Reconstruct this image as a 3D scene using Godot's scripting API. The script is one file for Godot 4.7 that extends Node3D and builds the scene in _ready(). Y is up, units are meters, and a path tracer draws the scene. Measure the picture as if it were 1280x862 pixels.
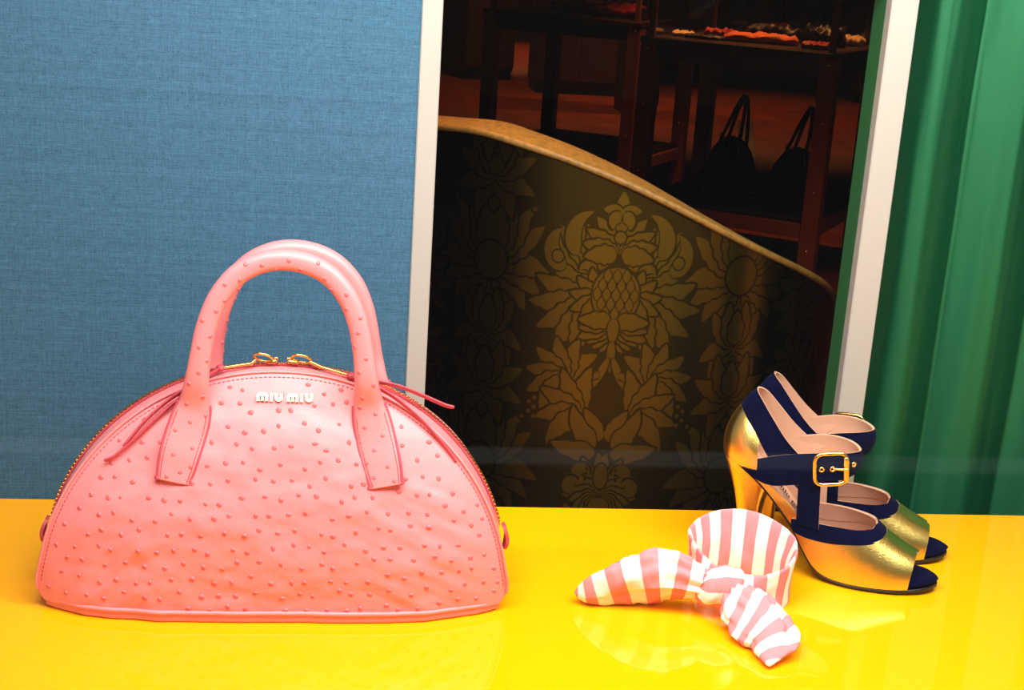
extends Node3D
# Shop window with a handbag, a tied scarf and a pair of sandals on a yellow platform; the shop lies behind.

const SH := 0.4            # height of the display platform
var rng := RandomNumberGenerator.new()
var noise := FastNoiseLite.new()
var M := {}
var taken := {}

# ---------------------------------------------------------------- nodes
func numbered(called: String) -> String:
	taken[called] = int(taken.get(called, -1)) + 1
	return called if taken[called] == 0 else "%s_%03d" % [called, taken[called]]

func tag(o: Node3D, label: String, category: String, group := "") -> Node3D:
	if label: o.set_meta("label", label)
	if category: o.set_meta("category", category)
	if group: o.set_meta("group", group)
	return o

func thing(called: String, label: String, category: String, at := Vector3.ZERO, turn := 0.0, group := "") -> Node3D:
	var o := Node3D.new()
	o.name = numbered(called)
	add_child(o)
	o.position = at
	o.rotation.y = turn
	tag(o, label, category, group)
	return o

func obj(called: String, mesh: Mesh, material: Material, parent: Node = null, at := Transform3D()) -> MeshInstance3D:
	var o := MeshInstance3D.new()
	o.name = called if parent else numbered(called)
	o.mesh = mesh
	if material: o.material_override = material
	(parent if parent else self).add_child(o, true)
	o.transform = at
	return o

func struct(called: String, mesh: Mesh, material: Material, at := Transform3D(), parent: Node = null) -> MeshInstance3D:
	var o := obj(called, mesh, material, parent, at)
	if parent == null: o.set_meta("kind", "structure")
	return o

func scatter(called: String, mesh: Mesh, material: Material, where: Array, parent: Node) -> MultiMeshInstance3D:
	var mm := MultiMesh.new()
	mm.transform_format = MultiMesh.TRANSFORM_3D
	mm.mesh = mesh
	mm.instance_count = where.size()
	for i in where.size(): mm.set_instance_transform(i, where[i])
	var o := MultiMeshInstance3D.new()
	o.name = called
	o.multimesh = mm
	o.material_override = material
	o.set_meta("kind", "stuff")
	parent.add_child(o, true)
	return o

func P(x: float, y: float, z: float) -> Transform3D:
	return Transform3D(Basis(), Vector3(x, y, z))

func V(x: float, y: float, z: float) -> Vector3:
	return Vector3(x, y, z)

# ---------------------------------------------------------------- shapes
func spline(c: Array, t: float):
	var n := c.size() - 1
	var f := clampf(t, 0.0, 1.0) * n
	var i := mini(int(f), n - 1)
	var k := f - i
	var a = c[maxi(i - 1, 0)]
	var b = c[i]
	var d = c[i + 1]
	var e = c[mini(i + 2, n)]
	return (b * 2.0 + (d - a) * k + (a * 2.0 - b * 5.0 + d * 4.0 - e) * k * k + (b * 3.0 - a - d * 3.0 + e) * k * k * k) * 0.5

func look(c: Array, x: float) -> float:      # piecewise curve through Vector2(x, y), smooth
	var n := c.size() - 1
	if x <= c[0].x: return c[0].y
	if x >= c[n].x: return c[n].y
	for i in n:
		if x <= c[i + 1].x:
			var k: float = (x - c[i].x) / (c[i + 1].x - c[i].x)
			var m0: float = (c[i + 1].y - c[maxi(i - 1, 0)].y) / (c[i + 1].x - c[maxi(i - 1, 0)].x)
			var m1: float = (c[mini(i + 2, n)].y - c[i].y) / (c[mini(i + 2, n)].x - c[i].x)
			var h: float = c[i + 1].x - c[i].x
			var k2 := k * k
			var k3 := k2 * k
			return (2.0 * k3 - 3.0 * k2 + 1.0) * c[i].y + (k3 - 2.0 * k2 + k) * h * m0 + (3.0 * k2 - 2.0 * k3) * c[i + 1].y + (k3 - k2) * h * m1
	return c[n].y

# points and smooth normals of f(u, v) on a grid; cu/cv: the grid closes on itself
func net(nu: int, nv: int, f: Callable, cu := false, cv := false) -> Array:
	var p := PackedVector3Array()
	var n := PackedVector3Array()
	var uv := PackedVector2Array()
	for j in nv + 1:
		for i in nu + 1:
			p.append(f.call(float(i) / nu, float(j) / nv))
			uv.append(Vector2(float(i) / nu, float(j) / nv))
	n.resize(p.size())
	var w := nu + 1
	for j in nv:
		for i in nu:
			var a := j * w + i
			var q := (p[a + w + 1] - p[a]).cross(p[a + w] - p[a + 1])
			n[a] += q
			n[a + 1] += q
			n[a + w] += q
			n[a + w + 1] += q
	if cu:
		for j in nv + 1:
			var s := n[j * w] + n[j * w + nu]
			n[j * w] = s
			n[j * w + nu] = s
	if cv:
		for i in w:
			var s := n[i] + n[nv * w + i]
			n[i] = s
			n[nv * w + i] = s
	for e in [0, nv]:   # rows shrunk to a point share one normal
		if p[e * w].is_equal_approx(p[e * w + nu / 2]) and p[e * w].is_equal_approx(p[e * w + nu / 3]):
			var s := Vector3()
			for i in w: s += n[e * w + i]
			for i in w: n[e * w + i] = s
	for i in n.size(): n[i] = n[i].normalized() if n[i].length() > 1e-14 else Vector3.UP
	return [p, n, uv, w, nv + 1]

func quads(g: Array, turned := false) -> PackedInt32Array:
	var ix := PackedInt32Array()
	var w: int = g[3]
	for j in int(g[4]) - 1:
		for i in w - 1:
			var a := j * w + i
			ix.append_array([a, a + 1, a + w + 1, a, a + w + 1, a + w] if turned else [a, a + w + 1, a + 1, a, a + w, a + w + 1])
	return ix

func surface(am: ArrayMesh, p: PackedVector3Array, n: PackedVector3Array, uv: PackedVector2Array, ix: PackedInt32Array, m: Material = null) -> ArrayMesh:
	var a := []
	a.resize(Mesh.ARRAY_MAX)
	a[Mesh.ARRAY_VERTEX] = p
	a[Mesh.ARRAY_NORMAL] = n
	a[Mesh.ARRAY_TEX_UV] = uv
	a[Mesh.ARRAY_INDEX] = ix
	am.add_surface_from_arrays(Mesh.PRIMITIVE_TRIANGLES, a)
	if m: am.surface_set_material(am.get_surface_count() - 1, m)
	return am

func skin(nu: int, nv: int, f: Callable, cu := false, cv := false, us := Vector2.ONE) -> ArrayMesh:
	var g := net(nu, nv, f, cu, cv)
	var uv: PackedVector2Array = g[2]
	for i in uv.size(): uv[i] = uv[i] * us
	return surface(ArrayMesh.new(), g[0], g[1], uv, quads(g))

# a sheet with thickness th, one material outside and one inside and at its edges
func sheet(nu: int, nv: int, f: Callable, th: float, outer: Material, inner: Material, flip := 1.0, us := Vector2.ONE) -> ArrayMesh:
	var g := net(nu, nv, f)
	var p: PackedVector3Array = g[0]
	var n: PackedVector3Array = g[1]
	var uv: PackedVector2Array = g[2]
	for i in uv.size(): uv[i] = uv[i] * us
	var po := PackedVector3Array()
	var pi_ := PackedVector3Array()
	var ni := PackedVector3Array()
	for i in p.size():
		po.append(p[i] + n[i] * th * 0.5 * flip)
		pi_.append(p[i] - n[i] * th * 0.5 * flip)
		ni.append(-n[i] * flip)
		n[i] = n[i] * flip
	var am := surface(ArrayMesh.new(), po, n, uv, quads(g, flip < 0.0), outer)
	am = surface(am, pi_, ni, uv, quads(g, flip > 0.0), inner)
	var w: int = g[3]
	var h: int = g[4]
	var loop := []
	if flip < 0.0:
		var swap := po
		po = pi_
		pi_ = swap
	for i in w: loop.append(i)
	for j in range(1, h): loop.append(j * w + w - 1)
	for i in range(w - 2, -1, -1): loop.append((h - 1) * w + i)
	for j in range(h - 2, -1, -1): loop.append(j * w)
	var rp := PackedVector3Array()
	var rn := PackedVector3Array()
	var ru := PackedVector2Array()
	var ri := PackedInt32Array()
	for k in loop.size() - 1:
		var a: int = loop[k]
		var b: int = loop[k + 1]
		var nn := (po[b] - po[a]).cross(po[a] - pi_[a])
		nn = nn.normalized() if nn.length() > 1e-16 else Vector3.UP
		var s := rp.size()
		for q in [po[a], po[b], pi_[b], pi_[a]]:
			rp.append(q)
			rn.append(nn)
			ru.append(Vector2.ZERO)
		ri.append_array([s, s + 1, s + 2, s, s + 2, s + 3])
	return surface(am, rp, rn, ru, ri, inner)

# sweep of an elliptic section along points; rad(t) -> Vector2(half width along 'up x tangent', half height along up)
func sweep(c: Array, seg: int, sides: int, rad: Callable, up := Vector3.ZERO, closed := false, us := Vector2.ONE, power := 2.0) -> ArrayMesh:
	var pts := []
	for i in seg + 1:
		if closed:
			var n := c.size()
			var f := float(i) / seg * n
			var k := int(f) % n
			var r := f - int(f)
			pts.append(spline([c[(k - 1 + n) % n], c[k], c[(k + 1) % n], c[(k + 2) % n]], (1.0 + r) / 3.0))
		else:
			pts.append(spline(c, float(i) / seg))
	var side := []
	var upv := []
	var prev := up if up != Vector3.ZERO else Vector3(0.13, 0.97, 0.21)
	for i in seg + 1:
		var t: Vector3 = pts[mini(i + 1, seg)] - pts[maxi(i - 1, 0)]
		if closed and (i == 0 or i == seg): t = pts[1] - pts[seg - 1]
		t = t.normalized()
		var ref: Vector3 = up if up != Vector3.ZERO else prev
		var s := ref.cross(t).normalized()
		side.append(s)
		upv.append(t.cross(s).normalized())
		prev = upv[i]
	var f2 := func(u: float, v: float) -> Vector3:
		var i := int(round(v * (seg + 2))) - 1
		var cap := i < 0 or i > seg
		i = clampi(i, 0, seg)
		if cap and not closed: return pts[i]
		var r: Vector2 = rad.call(float(i) / seg)
		var a := -u * TAU
		var cx := cos(a)
		var sy := sin(a)
		if power != 2.0:
			cx = signf(cx) * pow(absf(cx), 2.0 / power)
			sy = signf(sy) * pow(absf(sy), 2.0 / power)
		return pts[i] + side[i] * cx * r.x + upv[i] * sy * r.y
	return skin(sides, seg + 2, f2, true, false, us)

func cord(c: Array, r: float, seg := 24, sides := 10, closed := false) -> ArrayMesh:
	return sweep(c, seg, sides, func(_t): return Vector2(r, r), Vector3.ZERO, closed)

# box with chamfered edges, its base centre at the origin when base
func box(x: float, y: float, z: float, b := 0.0, base := true) -> ArrayMesh:
	var st := SurfaceTool.new()
	st.begin(Mesh.PRIMITIVE_TRIANGLES)
	var h := Vector3(x, y, z) * 0.5
	b = minf(b, minf(h.x, minf(h.y, h.z)) * 0.9)
	var off := Vector3(0, h.y if base else 0.0, 0)
	var c := func(sx: float, sy: float, sz: float, ax: int) -> Vector3:
		var q := Vector3(sx * h.x, sy * h.y, sz * h.z)
		for k in 3:
			if k != ax: q[k] -= b * signf(q[k])
		return q
	var face := func(poly: Array):
		var n: Vector3 = (poly[1] - poly[0]).cross(poly[2] - poly[0])
		var mid := Vector3()
		for q in poly: mid += q
		if n.dot(mid) < 0: poly.reverse()
		n = (poly[1] - poly[0]).cross(poly[2] - poly[0]).normalized()
		for k in range(1, poly.size() - 1):
			for q in [poly[0], poly[k + 1], poly[k]]:
				st.set_normal(n)
				st.set_uv(Vector2(q.x + q.z, q.y))
				st.add_vertex(q + off)
	for ax in 3:
		for s in [-1.0, 1.0]:
			var poly := []
			for k in [[-1.0, -1.0], [1.0, -1.0], [1.0, 1.0], [-1.0, 1.0]]:
				var d := [0.0, 0.0, 0.0]
				d[ax] = s
				d[(ax + 1) % 3] = k[0]
				d[(ax + 2) % 3] = k[1]
				poly.append(c.call(d[0], d[1], d[2], ax))
			face.call(poly)
	if b > 0.0:
		for ax in 3:
			var a1 := (ax + 1) % 3
			var a2 := (ax + 2) % 3
			for s1 in [-1.0, 1.0]:
				for s2 in [-1.0, 1.0]:
					var poly := []
					for e in [[-1.0, a1], [-1.0, a2], [1.0, a2], [1.0, a1]]:
						var d := [0.0, 0.0, 0.0]
						d[ax] = e[0]
						d[a1] = s1
						d[a2] = s2
						poly.append(c.call(d[0], d[1], d[2], e[1]))
					face.call(poly)
		for sx in [-1.0, 1.0]:
			for sy in [-1.0, 1.0]:
				for sz in [-1.0, 1.0]:
					face.call([c.call(sx, sy, sz, 0), c.call(sx, sy, sz, 1), c.call(sx, sy, sz, 2)])
	return st.commit()

# flat polygon in x-y given thickness d along z (front at +d/2)
func plate(poly: PackedVector2Array, d: float) -> ArrayMesh:
	var st := SurfaceTool.new()
	st.begin(Mesh.PRIMITIVE_TRIANGLES)
	var area := 0.0
	for i in poly.size(): area += poly[i].cross(poly[(i + 1) % poly.size()])
	if area < 0.0: poly.reverse()
	var ix := Geometry2D.triangulate_polygon(poly)
	for s in [1.0, -1.0]:
		st.set_normal(Vector3(0, 0, s))
		for k in range(0, ix.size(), 3):
			var ccw := (poly[ix[k + 1]] - poly[ix[k]]).cross(poly[ix[k + 2]] - poly[ix[k]]) > 0.0
			for q in ([0, 2, 1] if (s > 0) == ccw else [0, 1, 2]):
				var v := poly[ix[k + q]]
				st.add_vertex(Vector3(v.x, v.y, s * d * 0.5))
	for i in poly.size():
		var a := poly[i]
		var b := poly[(i + 1) % poly.size()]
		st.set_normal(Vector3(b.y - a.y, a.x - b.x, 0).normalized())
		for q in [[a, 1.0], [b, 1.0], [b, -1.0], [a, 1.0], [b, -1.0], [a, -1.0]]:
			st.add_vertex(Vector3(q[0].x, q[0].y, q[1] * d * 0.5))
	return st.commit()

func lathe(c: Array, sides := 24) -> ArrayMesh:     # c: Vector2(radius, y) from bottom to top
	return skin(sides, c.size() - 1, func(u: float, v: float):
		var q: Vector2 = c[int(round(v * (c.size() - 1)))]
		return Vector3(cos(u * TAU) * q.x, q.y, sin(u * TAU) * q.x), true)

func joined(list: Array) -> ArrayMesh:               # [[mesh, transform], ...] in one
	var st := SurfaceTool.new()
	st.begin(Mesh.PRIMITIVE_TRIANGLES)
	for e in list:
		for k in e[0].get_surface_count(): st.append_from(e[0], k, e[1])
	return st.commit()

# ---------------------------------------------------------------- materials
func mat(called: String, c: Color, rough := 0.6, metal := 0.0) -> StandardMaterial3D:
	var m := StandardMaterial3D.new()
	m.resource_name = called
	m.albedo_color = c
	m.roughness = rough
	m.metallic = metal
	M[called] = m
	return m

func noise_tex(freq: float, size := 256, normal := 0.0, octaves := 3, kind := FastNoiseLite.TYPE_SIMPLEX_SMOOTH, ramp: Gradient = null) -> NoiseTexture2D:
	var t := NoiseTexture2D.new()
	t.width = size
	t.height = size
	t.seamless = true
	var n := FastNoiseLite.new()
	n.seed = 7
	n.noise_type = kind
	n.frequency = freq
	n.fractal_octaves = octaves
	t.noise = n
	if normal > 0.0:
		t.as_normal_map = true
		t.bump_strength = normal
	if ramp: t.color_ramp = ramp
	return t

func grad(list: Array) -> Gradient:
	var g := Gradient.new()
	var o := PackedFloat32Array()
	var c := PackedColorArray()
	for e in list:
		o.append(e[0])
		c.append(e[1])
	g.offsets = o
	g.colors = c
	return g

func grain(m: StandardMaterial3D, tex: Texture2D, scale: float, strength: float, world := false) -> void:
	m.normal_enabled = true
	m.normal_texture = tex
	m.normal_scale = strength
	m.uv1_triplanar = true
	m.uv1_world_triplanar = world
	m.uv1_scale = Vector3.ONE * scale

func linen() -> ImageTexture:
	var n := 1024
	var im := Image.create(n, n, false, Image.FORMAT_RGB8)
	var hn := FastNoiseLite.new()
	hn.seed = 3
	hn.frequency = 1.0
	hn.fractal_octaves = 2
	var thread := PackedFloat32Array()
	for y in n: thread.append(rng.randf_range(-1, 1))
	var warp := PackedFloat32Array()
	for x in n: warp.append(rng.randf_range(-1, 1))
	for y in n:
		var ty := thread[y] * 0.6 + thread[(y + 1) % n] * 0.4
		for x in n:
			var a := hn.get_noise_2d(x * 0.02, y * 0.45)
			var b := hn.get_noise_2d(x * 0.18 + 300.0, y * 0.03)
			var s := hn.get_noise_2d(x * 0.11 + 900.0 + 3.0 * b, y * 0.30 + 70.0)
			var k := 1.0 + ty * 0.055 + warp[x] * 0.03 + a * 0.10 + b * 0.07
			if s > 0.40: k -= minf((s - 0.40) * 2.0, 0.35)
			im.set_pixel(x, y, Color(0.255 * k - 0.01, 0.395 * k, 0.505 * k))
	return ImageTexture.create_from_image(im)

func fill_poly(im: Image, pts: Array, c: Color) -> void:
	var lo := 1e9
	var hi := -1e9
	for q in pts:
		lo = minf(lo, q.y)
		hi = maxf(hi, q.y)
	for y in range(maxi(int(ceil(lo)), 0), mini(int(floor(hi)), im.get_height() - 1) + 1):
		var xs := []
		for i in pts.size():
			var a: Vector2 = pts[i]
			var b: Vector2 = pts[(i + 1) % pts.size()]
			if (a.y <= y) != (b.y <= y): xs.append(a.x + (y - a.y) / (b.y - a.y) * (b.x - a.x))
		xs.sort()
		for k in range(0, xs.size() - 1, 2):
			var x0 := int(round(xs[k]))
			im.fill_rect(Rect2i(x0, y, maxi(int(round(xs[k + 1])) - x0, 1), 1), c)

# a curved leaf with a scalloped edge, mirrored about the middle of the cloth; lengths in half texels
func leaf(im: Image, at: Vector2, ang: float, length: float, wid: float, curl: float, fg: Color, bg: Color, lobes := 0, sc := 2.0) -> void:
	for pass_ in 2:
		var grow := 2.2 if pass_ == 0 else 0.0
		var L := []
		var R := []
		var p := at
		var n := 22
		for i in n + 1:
			var t := float(i) / n
			var a := deg_to_rad(ang + curl * t)
			var d := Vector2(cos(a), sin(a))
			var w := wid * pow(sin(PI * pow(t, 0.65)), 0.8) * (1.0 + (0.22 * absf(sin(t * PI * lobes)) - 0.12 if lobes else 0.0)) + grow
			if t == 1.0: w = grow * 0.6
			L.append(p + d.orthogonal() * w)
			R.push_front(p - d.orthogonal() * w)
			p += d * (length + grow) / n
		for m in [1.0, -1.0]:
			var poly := []
			for q in L + R: poly.append(Vector2(im.get_width() * 0.5 + q.x * m * sc, q.y * sc))
			fill_poly(im, poly, bg if pass_ == 0 else fg)
			for dy in [-im.get_height(), im.get_height()]:
				var moved := []
				for q in poly: moved.append(q + Vector2(0, dy))
				fill_poly(im, moved, bg if pass_ == 0 else fg)

func dot(im: Image, at: Vector2, r: float, c: Color, sc := 2.0, ry := 0.0) -> void:
	for m in [1.0, -1.0]:
		var poly := []
		for k in 24: poly.append(Vector2(im.get_width() * 0.5 + (at.x * m + cos(k * TAU / 24) * r) * sc, (at.y + sin(k * TAU / 24) * (ry if ry > 0.0 else r)) * sc))
		fill_poly(im, poly, c)

func damask() -> ImageTexture:
	var im := Image.create(680, 1024, false, Image.FORMAT_RGB8)
	var fg := Color(0.60, 0.475, 0.175)
	var bg := Color(0.36, 0.295, 0.115)
	im.fill(bg)
	# side columns: great acanthus sprays at the edge of the repeat, half a drop lower
	for oy in [0.0, 256.0]:
		for k in 9:
			var a := -80.0 + k * 20.0
			leaf(im, Vector2(166, 122 + oy), 180.0 + a, 84 - absf(a) * 0.12, 16, 26 if a > 0 else -26, fg, bg, 5)
		for k in 7:
			leaf(im, Vector2(170, 214 + oy), 180.0 - 84.0 + k * 28.0, 56, 12, 46 if k > 3 else -46, fg, bg, 4)
		for k in 6:
			leaf(im, Vector2(170, 24 + oy), 180.0 - 80.0 + k * 32.0, 60, 12, -56 + k * 24, fg, bg, 4)
		dot(im, Vector2(170, 128 + oy), 26, bg)
		dot(im, Vector2(170, 128 + oy), 23, fg)
		for k in 3: dot(im, Vector2(112 + k * 5, 60 + oy + k * 7), 3.0, fg)
	# middle motif: pineapple among great leaves, fan and crown over it
	for k in 7: leaf(im, Vector2(30, 165), -58.0 + k * 21.0, 84 - absf(k - 3.0) * 4.0, 14.5, -22 + k * 6, fg, bg, 5)
	for k in 6: leaf(im, Vector2(22, 124), -12.0 - k * 15.5, 82 - k * 6, 11.5, -44 + k * 14, fg, bg, 5)
	leaf(im, Vector2(52, 108), -50, 66, 10, -120, fg, bg)
	leaf(im, Vector2(66, 124), -12, 60, 11, -140, fg, bg)
	dot(im, Vector2(78, 112), 9, bg)
	dot(im, Vector2(78, 112), 7, fg)
	leaf(im, Vector2(30, 128), -80, 26, 6, 160, fg, bg)
	for k in 5: leaf(im, Vector2(20, 160), -62.0 + k * 27.0, 40, 9.0, -20 + k * 9, fg, bg, 3)
	dot(im, Vector2(0, 154), 33, bg, 2.0, 37)
	dot(im, Vector2(0, 154), 30.5, fg, 2.0, 34)
	for r in 5:
		for c in range(-2, 3):
			var x := (c + (0.5 if r % 2 else 0.0)) * 12.0
			var y := 130.0 + r * 11.5
			if Vector2(x, (y - 154) * 0.9).length() < 27:
				for q in [[0.0, bg], [1.6, fg]]:
					var w: float = 6.6 - q[0]
					var h: float = 9.8 - q[0]
					var poly := []
					for e in [[0, -1], [0.7, -0.5], [1, 0.1], [0.6, 0.7], [0, 1], [-0.6, 0.7], [-1, 0.1], [-0.7, -0.5]]:
						poly.append(Vector2(340 + (x + e[0] * w) * 2.0, (y + e[1] * h) * 2.0))
					fill_poly(im, poly, q[1])
	for k in 6: leaf(im, Vector2(4, 184), 90.0 - k * 17.0, 42 + (6 if k == 3 else 0), 10, -30 + k * 5, fg, bg, 3)
	leaf(im, Vector2(0, 182), 90, 34, 7, 0, fg, bg)
	for k in 5: leaf(im, Vector2(3, 106), -90.0 + k * 21.0, 58 - k * 4, 11.0, 24, fg, bg, 4)
	dot(im, Vector2(0, 84), 9, bg)
	dot(im, Vector2(0, 84), 7, fg)
	for k in 3: leaf(im, Vector2(1, 58), -90.0 + k * 48.0, 28 - k * 3, 7.5, 60 * k, fg, bg)
	# stem that parts in two, leaves and berries beside it
	leaf(im, Vector2(0, 210), 90, 40, 5, 0, fg, bg)
	leaf(im, Vector2(3, 230), 72, 66, 5, -34, fg, bg)
	leaf(im, Vector2(12, 252), 0, 12, 4, 90, fg, bg)
	for k in 7: leaf(im, Vector2(58, 262), -125.0 + k * 27.0, 54, 12.0, -32 + k * 12, fg, bg, 4)
	for k in 5: leaf(im, Vector2(34, 304), -84.0 + k * 27.0, 62, 12.0, -34 + k * 20, fg, bg, 4)
	for k in 5: dot(im, Vector2(96 + (k % 2) * 7, 290 + k * 6), 3.0, fg)
	for k in 5: dot(im, Vector2(42 + k * 7, 322 - (k % 2) * 4), 2.6, fg)
	# lotus
	leaf(im, Vector2(5, 336), -66, 46, 10, 14, fg, bg, 4)
	leaf(im, Vector2(10, 344), -34, 62, 12, -46, fg, bg, 2)
	leaf(im, Vector2(10, 352), 2, 62, 12, -22, fg, bg, 2)
	for k in 4: leaf(im, Vector2(4, 408), -95.0 + k * 30.0, 58 - k * 4, 12, -10 + k * 8, fg, bg, 2)
	leaf(im, Vector2(34, 384), -88, 28, 8, -170, fg, bg)
	leaf(im, Vector2(36, 404), -20, 26, 9, -200, fg, bg)
	dot(im, Vector2(0, 382), 11, bg, 2.0, 19)
	dot(im, Vector2(0, 382), 9, fg, 2.0, 16)
	for k in 5: dot(im, Vector2(18 + k * 0.8, 366 + k * 7), 1.8, bg)
	for k in 5: leaf(im, Vector2(3, 410), 5.0 + k * 21.0, 38, 10, 10, fg, bg, 2)
	# scrolls under it
	for k in 8: leaf(im, Vector2(44, 462), -150.0 + k * 42.0, 42, 13, 40, fg, bg, 3)
	dot(im, Vector2(44, 462), 18, fg)
	dot(im, Vector2(46, 460), 8, bg)
	dot(im, Vector2(48, 462), 4.5, fg)
	return ImageTexture.create_from_image(im)

func materials() -> void:
	var fine := noise_tex(0.06, 256, 6.0)
	var soft := noise_tex(0.02, 256, 5.0, 4)
	var m := mat("yellow_gloss", Color(0.99, 0.685, 0.0), 0.045)
	m.metallic_specular = 0.4
	m = mat("blue_linen", Color.WHITE, 0.95)
	m.albedo_texture = linen()
	m.uv1_triplanar = true
	m.uv1_world_triplanar = true
	m.uv1_scale = Vector3.ONE * 2.05
	m.metallic_specular = 0.15
	mat("post_paint", Color(0.64, 0.638, 0.622), 0.5)
	m = mat("pink_leather", Color(0.93, 0.53, 0.555), 0.46)
	m.clearcoat_enabled = true
	m.clearcoat = 0.35
	m.clearcoat_roughness = 0.42
	m.metallic_specular = 0.5
	grain(m, fine, 24.0, 0.14)
	m = mat("pink_quill", Color(0.88, 0.42, 0.45), 0.5)
	m = mat("pink_edge", Color(0.75, 0.275, 0.345), 0.5)
	m = mat("pink_thread", Color(0.72, 0.26, 0.30), 0.8)
	m = mat("bag_underside", Color(0.80, 0.36, 0.33), 0.6)
	m = mat("gold_metal", Color(0.98, 0.80, 0.45), 0.16, 1.0)
	m = mat("pale_gold_metal", Color(0.99, 0.92, 0.78), 0.38, 0.85)
	m = mat("zip_brass", Color(0.83, 0.60, 0.25), 0.32, 1.0)
	m = mat("gold_leather", Color(0.98, 0.85, 0.46), 0.29, 1.0)
	grain(m, fine, 30.0, 0.22)
	m = mat("navy_suede", Color(0.045, 0.06, 0.19), 0.95)
	m.metallic_specular = 0.1
	m.rim_enabled = true
	m.rim = 0.22
	m.rim_tint = 0.6
	m.albedo_texture = noise_tex(0.02, 256, 0.0, 4, FastNoiseLite.TYPE_SIMPLEX_SMOOTH, grad([[0.0, Color(0.7, 0.72, 0.75)], [1.0, Color(1, 1, 1)]]))
	m.uv1_triplanar = true
	m.uv1_scale = Vector3.ONE * 14.0
	m = mat("tan_lining", Color(0.80, 0.625, 0.525), 0.55)
	m = mat("sole_dark", Color(0.075, 0.045, 0.03), 0.4)
	m = mat("print_black", Color(0.04, 0.03, 0.03), 0.6)
	m = mat("green_satin", Color(0.06, 0.375, 0.24), 0.42, 0.6)
	m.anisotropy_enabled = true
	m.anisotropy = -0.8
	m.rim_enabled = true
	m.rim = 0.12
	m.rim_tint = 0.8
	m = mat("green_cloth", Color(0.09, 0.36, 0.19), 0.8)
	m = mat("damask_cloth", Color(0.55, 0.56, 0.47), 0.36)
	m.anisotropy_enabled = true
	m.anisotropy = -0.85
	m.albedo_texture = damask()
	m.metallic = 0.97
	m = mat("gold_trim_cloth", Color.WHITE, 0.55)
	m.albedo_texture = noise_tex(0.035, 256, 0.0, 2, FastNoiseLite.TYPE_CELLULAR, grad([[0.0, Color(0.30, 0.225, 0.075)], [0.5, Color(0.50, 0.375, 0.14)], [1.0, Color(0.40, 0.30, 0.11)]]))
	m.uv1_triplanar = true
	m.uv1_scale = Vector3.ONE * 9.0
	m = mat("dark_wood", Color(0.20, 0.085, 0.042), 0.45)
	m.albedo_texture = noise_tex(0.03, 256, 0.0, 4, FastNoiseLite.TYPE_SIMPLEX_SMOOTH, grad([[0.0, Color(0.75, 0.7, 0.68)], [1.0, Color(1, 1, 1)]]))
	m.uv1_triplanar = true
	m.uv1_scale = Vector3(6, 1.2, 6)
	m = mat("black_wood", Color(0.055, 0.028, 0.018), 0.5)
	m = mat("floor_wood", Color(0.42, 0.20, 0.085), 0.35)
	m.albedo_texture = noise_tex(0.02, 256, 0.0, 4, FastNoiseLite.TYPE_SIMPLEX_SMOOTH, grad([[0.0, Color(0.6, 0.56, 0.52)], [1.0, Color(1, 1, 1)]]))
	m.uv1_triplanar = true
	m.uv1_world_triplanar = true
	m.uv1_scale = Vector3(0.7, 2.0, 2.0)
	m = mat("brass_frame", Color(0.52, 0.29, 0.14), 0.38, 0.35)
	m = mat("black_leather", Color(0.012, 0.012, 0.016), 0.42)
	m = mat("navy_leather", Color(0.012, 0.02, 0.055), 0.4)
	mat("orange_silk", Color(0.86, 0.42, 0.16), 0.6)
	mat("red_silk", Color(0.62, 0.07, 0.05), 0.6)
	mat("cream_silk", Color(0.90, 0.80, 0.62), 0.6)
	mat("black_silk", Color(0.03, 0.025, 0.025), 0.5)
	mat("shop_plaster", Color(0.33, 0.20, 0.13), 0.9)
	mat("ceiling_paint", Color(0.80, 0.78, 0.74), 0.9)
	mat("paving", Color(0.26, 0.26, 0.27), 0.9)
	mat("road_paint", Color(0.66, 0.66, 0.64), 0.8)
	mat("facade", Color(0.42, 0.40, 0.37), 0.9)
	m = mat("clear_glass", Color(1, 1, 1, 0.001), 0.0)
	m.transparency = BaseMaterial3D.TRANSPARENCY_ALPHA
	m.metallic_specular = 0.45
	m = mat("lamp_glow", Color(1, 1, 1), 0.5)
	m.emission_enabled = true
	m.emission = Color(1.0, 0.96, 0.9)
	m.emission_energy_multiplier = 3.0
	m = mat("warm_glow", Color(1, 0.9, 0.7), 0.5)
	m.emission_enabled = true
	m.emission = Color(1.0, 0.80, 0.55)
	m.emission_energy_multiplier = 30.0
	var im := Image.create(256, 16, false, Image.FORMAT_RGB8)
	im.fill(Color(0.985, 0.955, 0.935))
	im.fill_rect(Rect2i(0, 0, 128, 16), Color(0.955, 0.56, 0.585))
	m = mat("striped_cotton", Color.WHITE, 0.75)
	m.albedo_texture = ImageTexture.create_from_image(im)
	m.metallic_specular = 0.2
	m.backlight_enabled = true
	m.backlight = Color(0.25, 0.25, 0.25)

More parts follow.
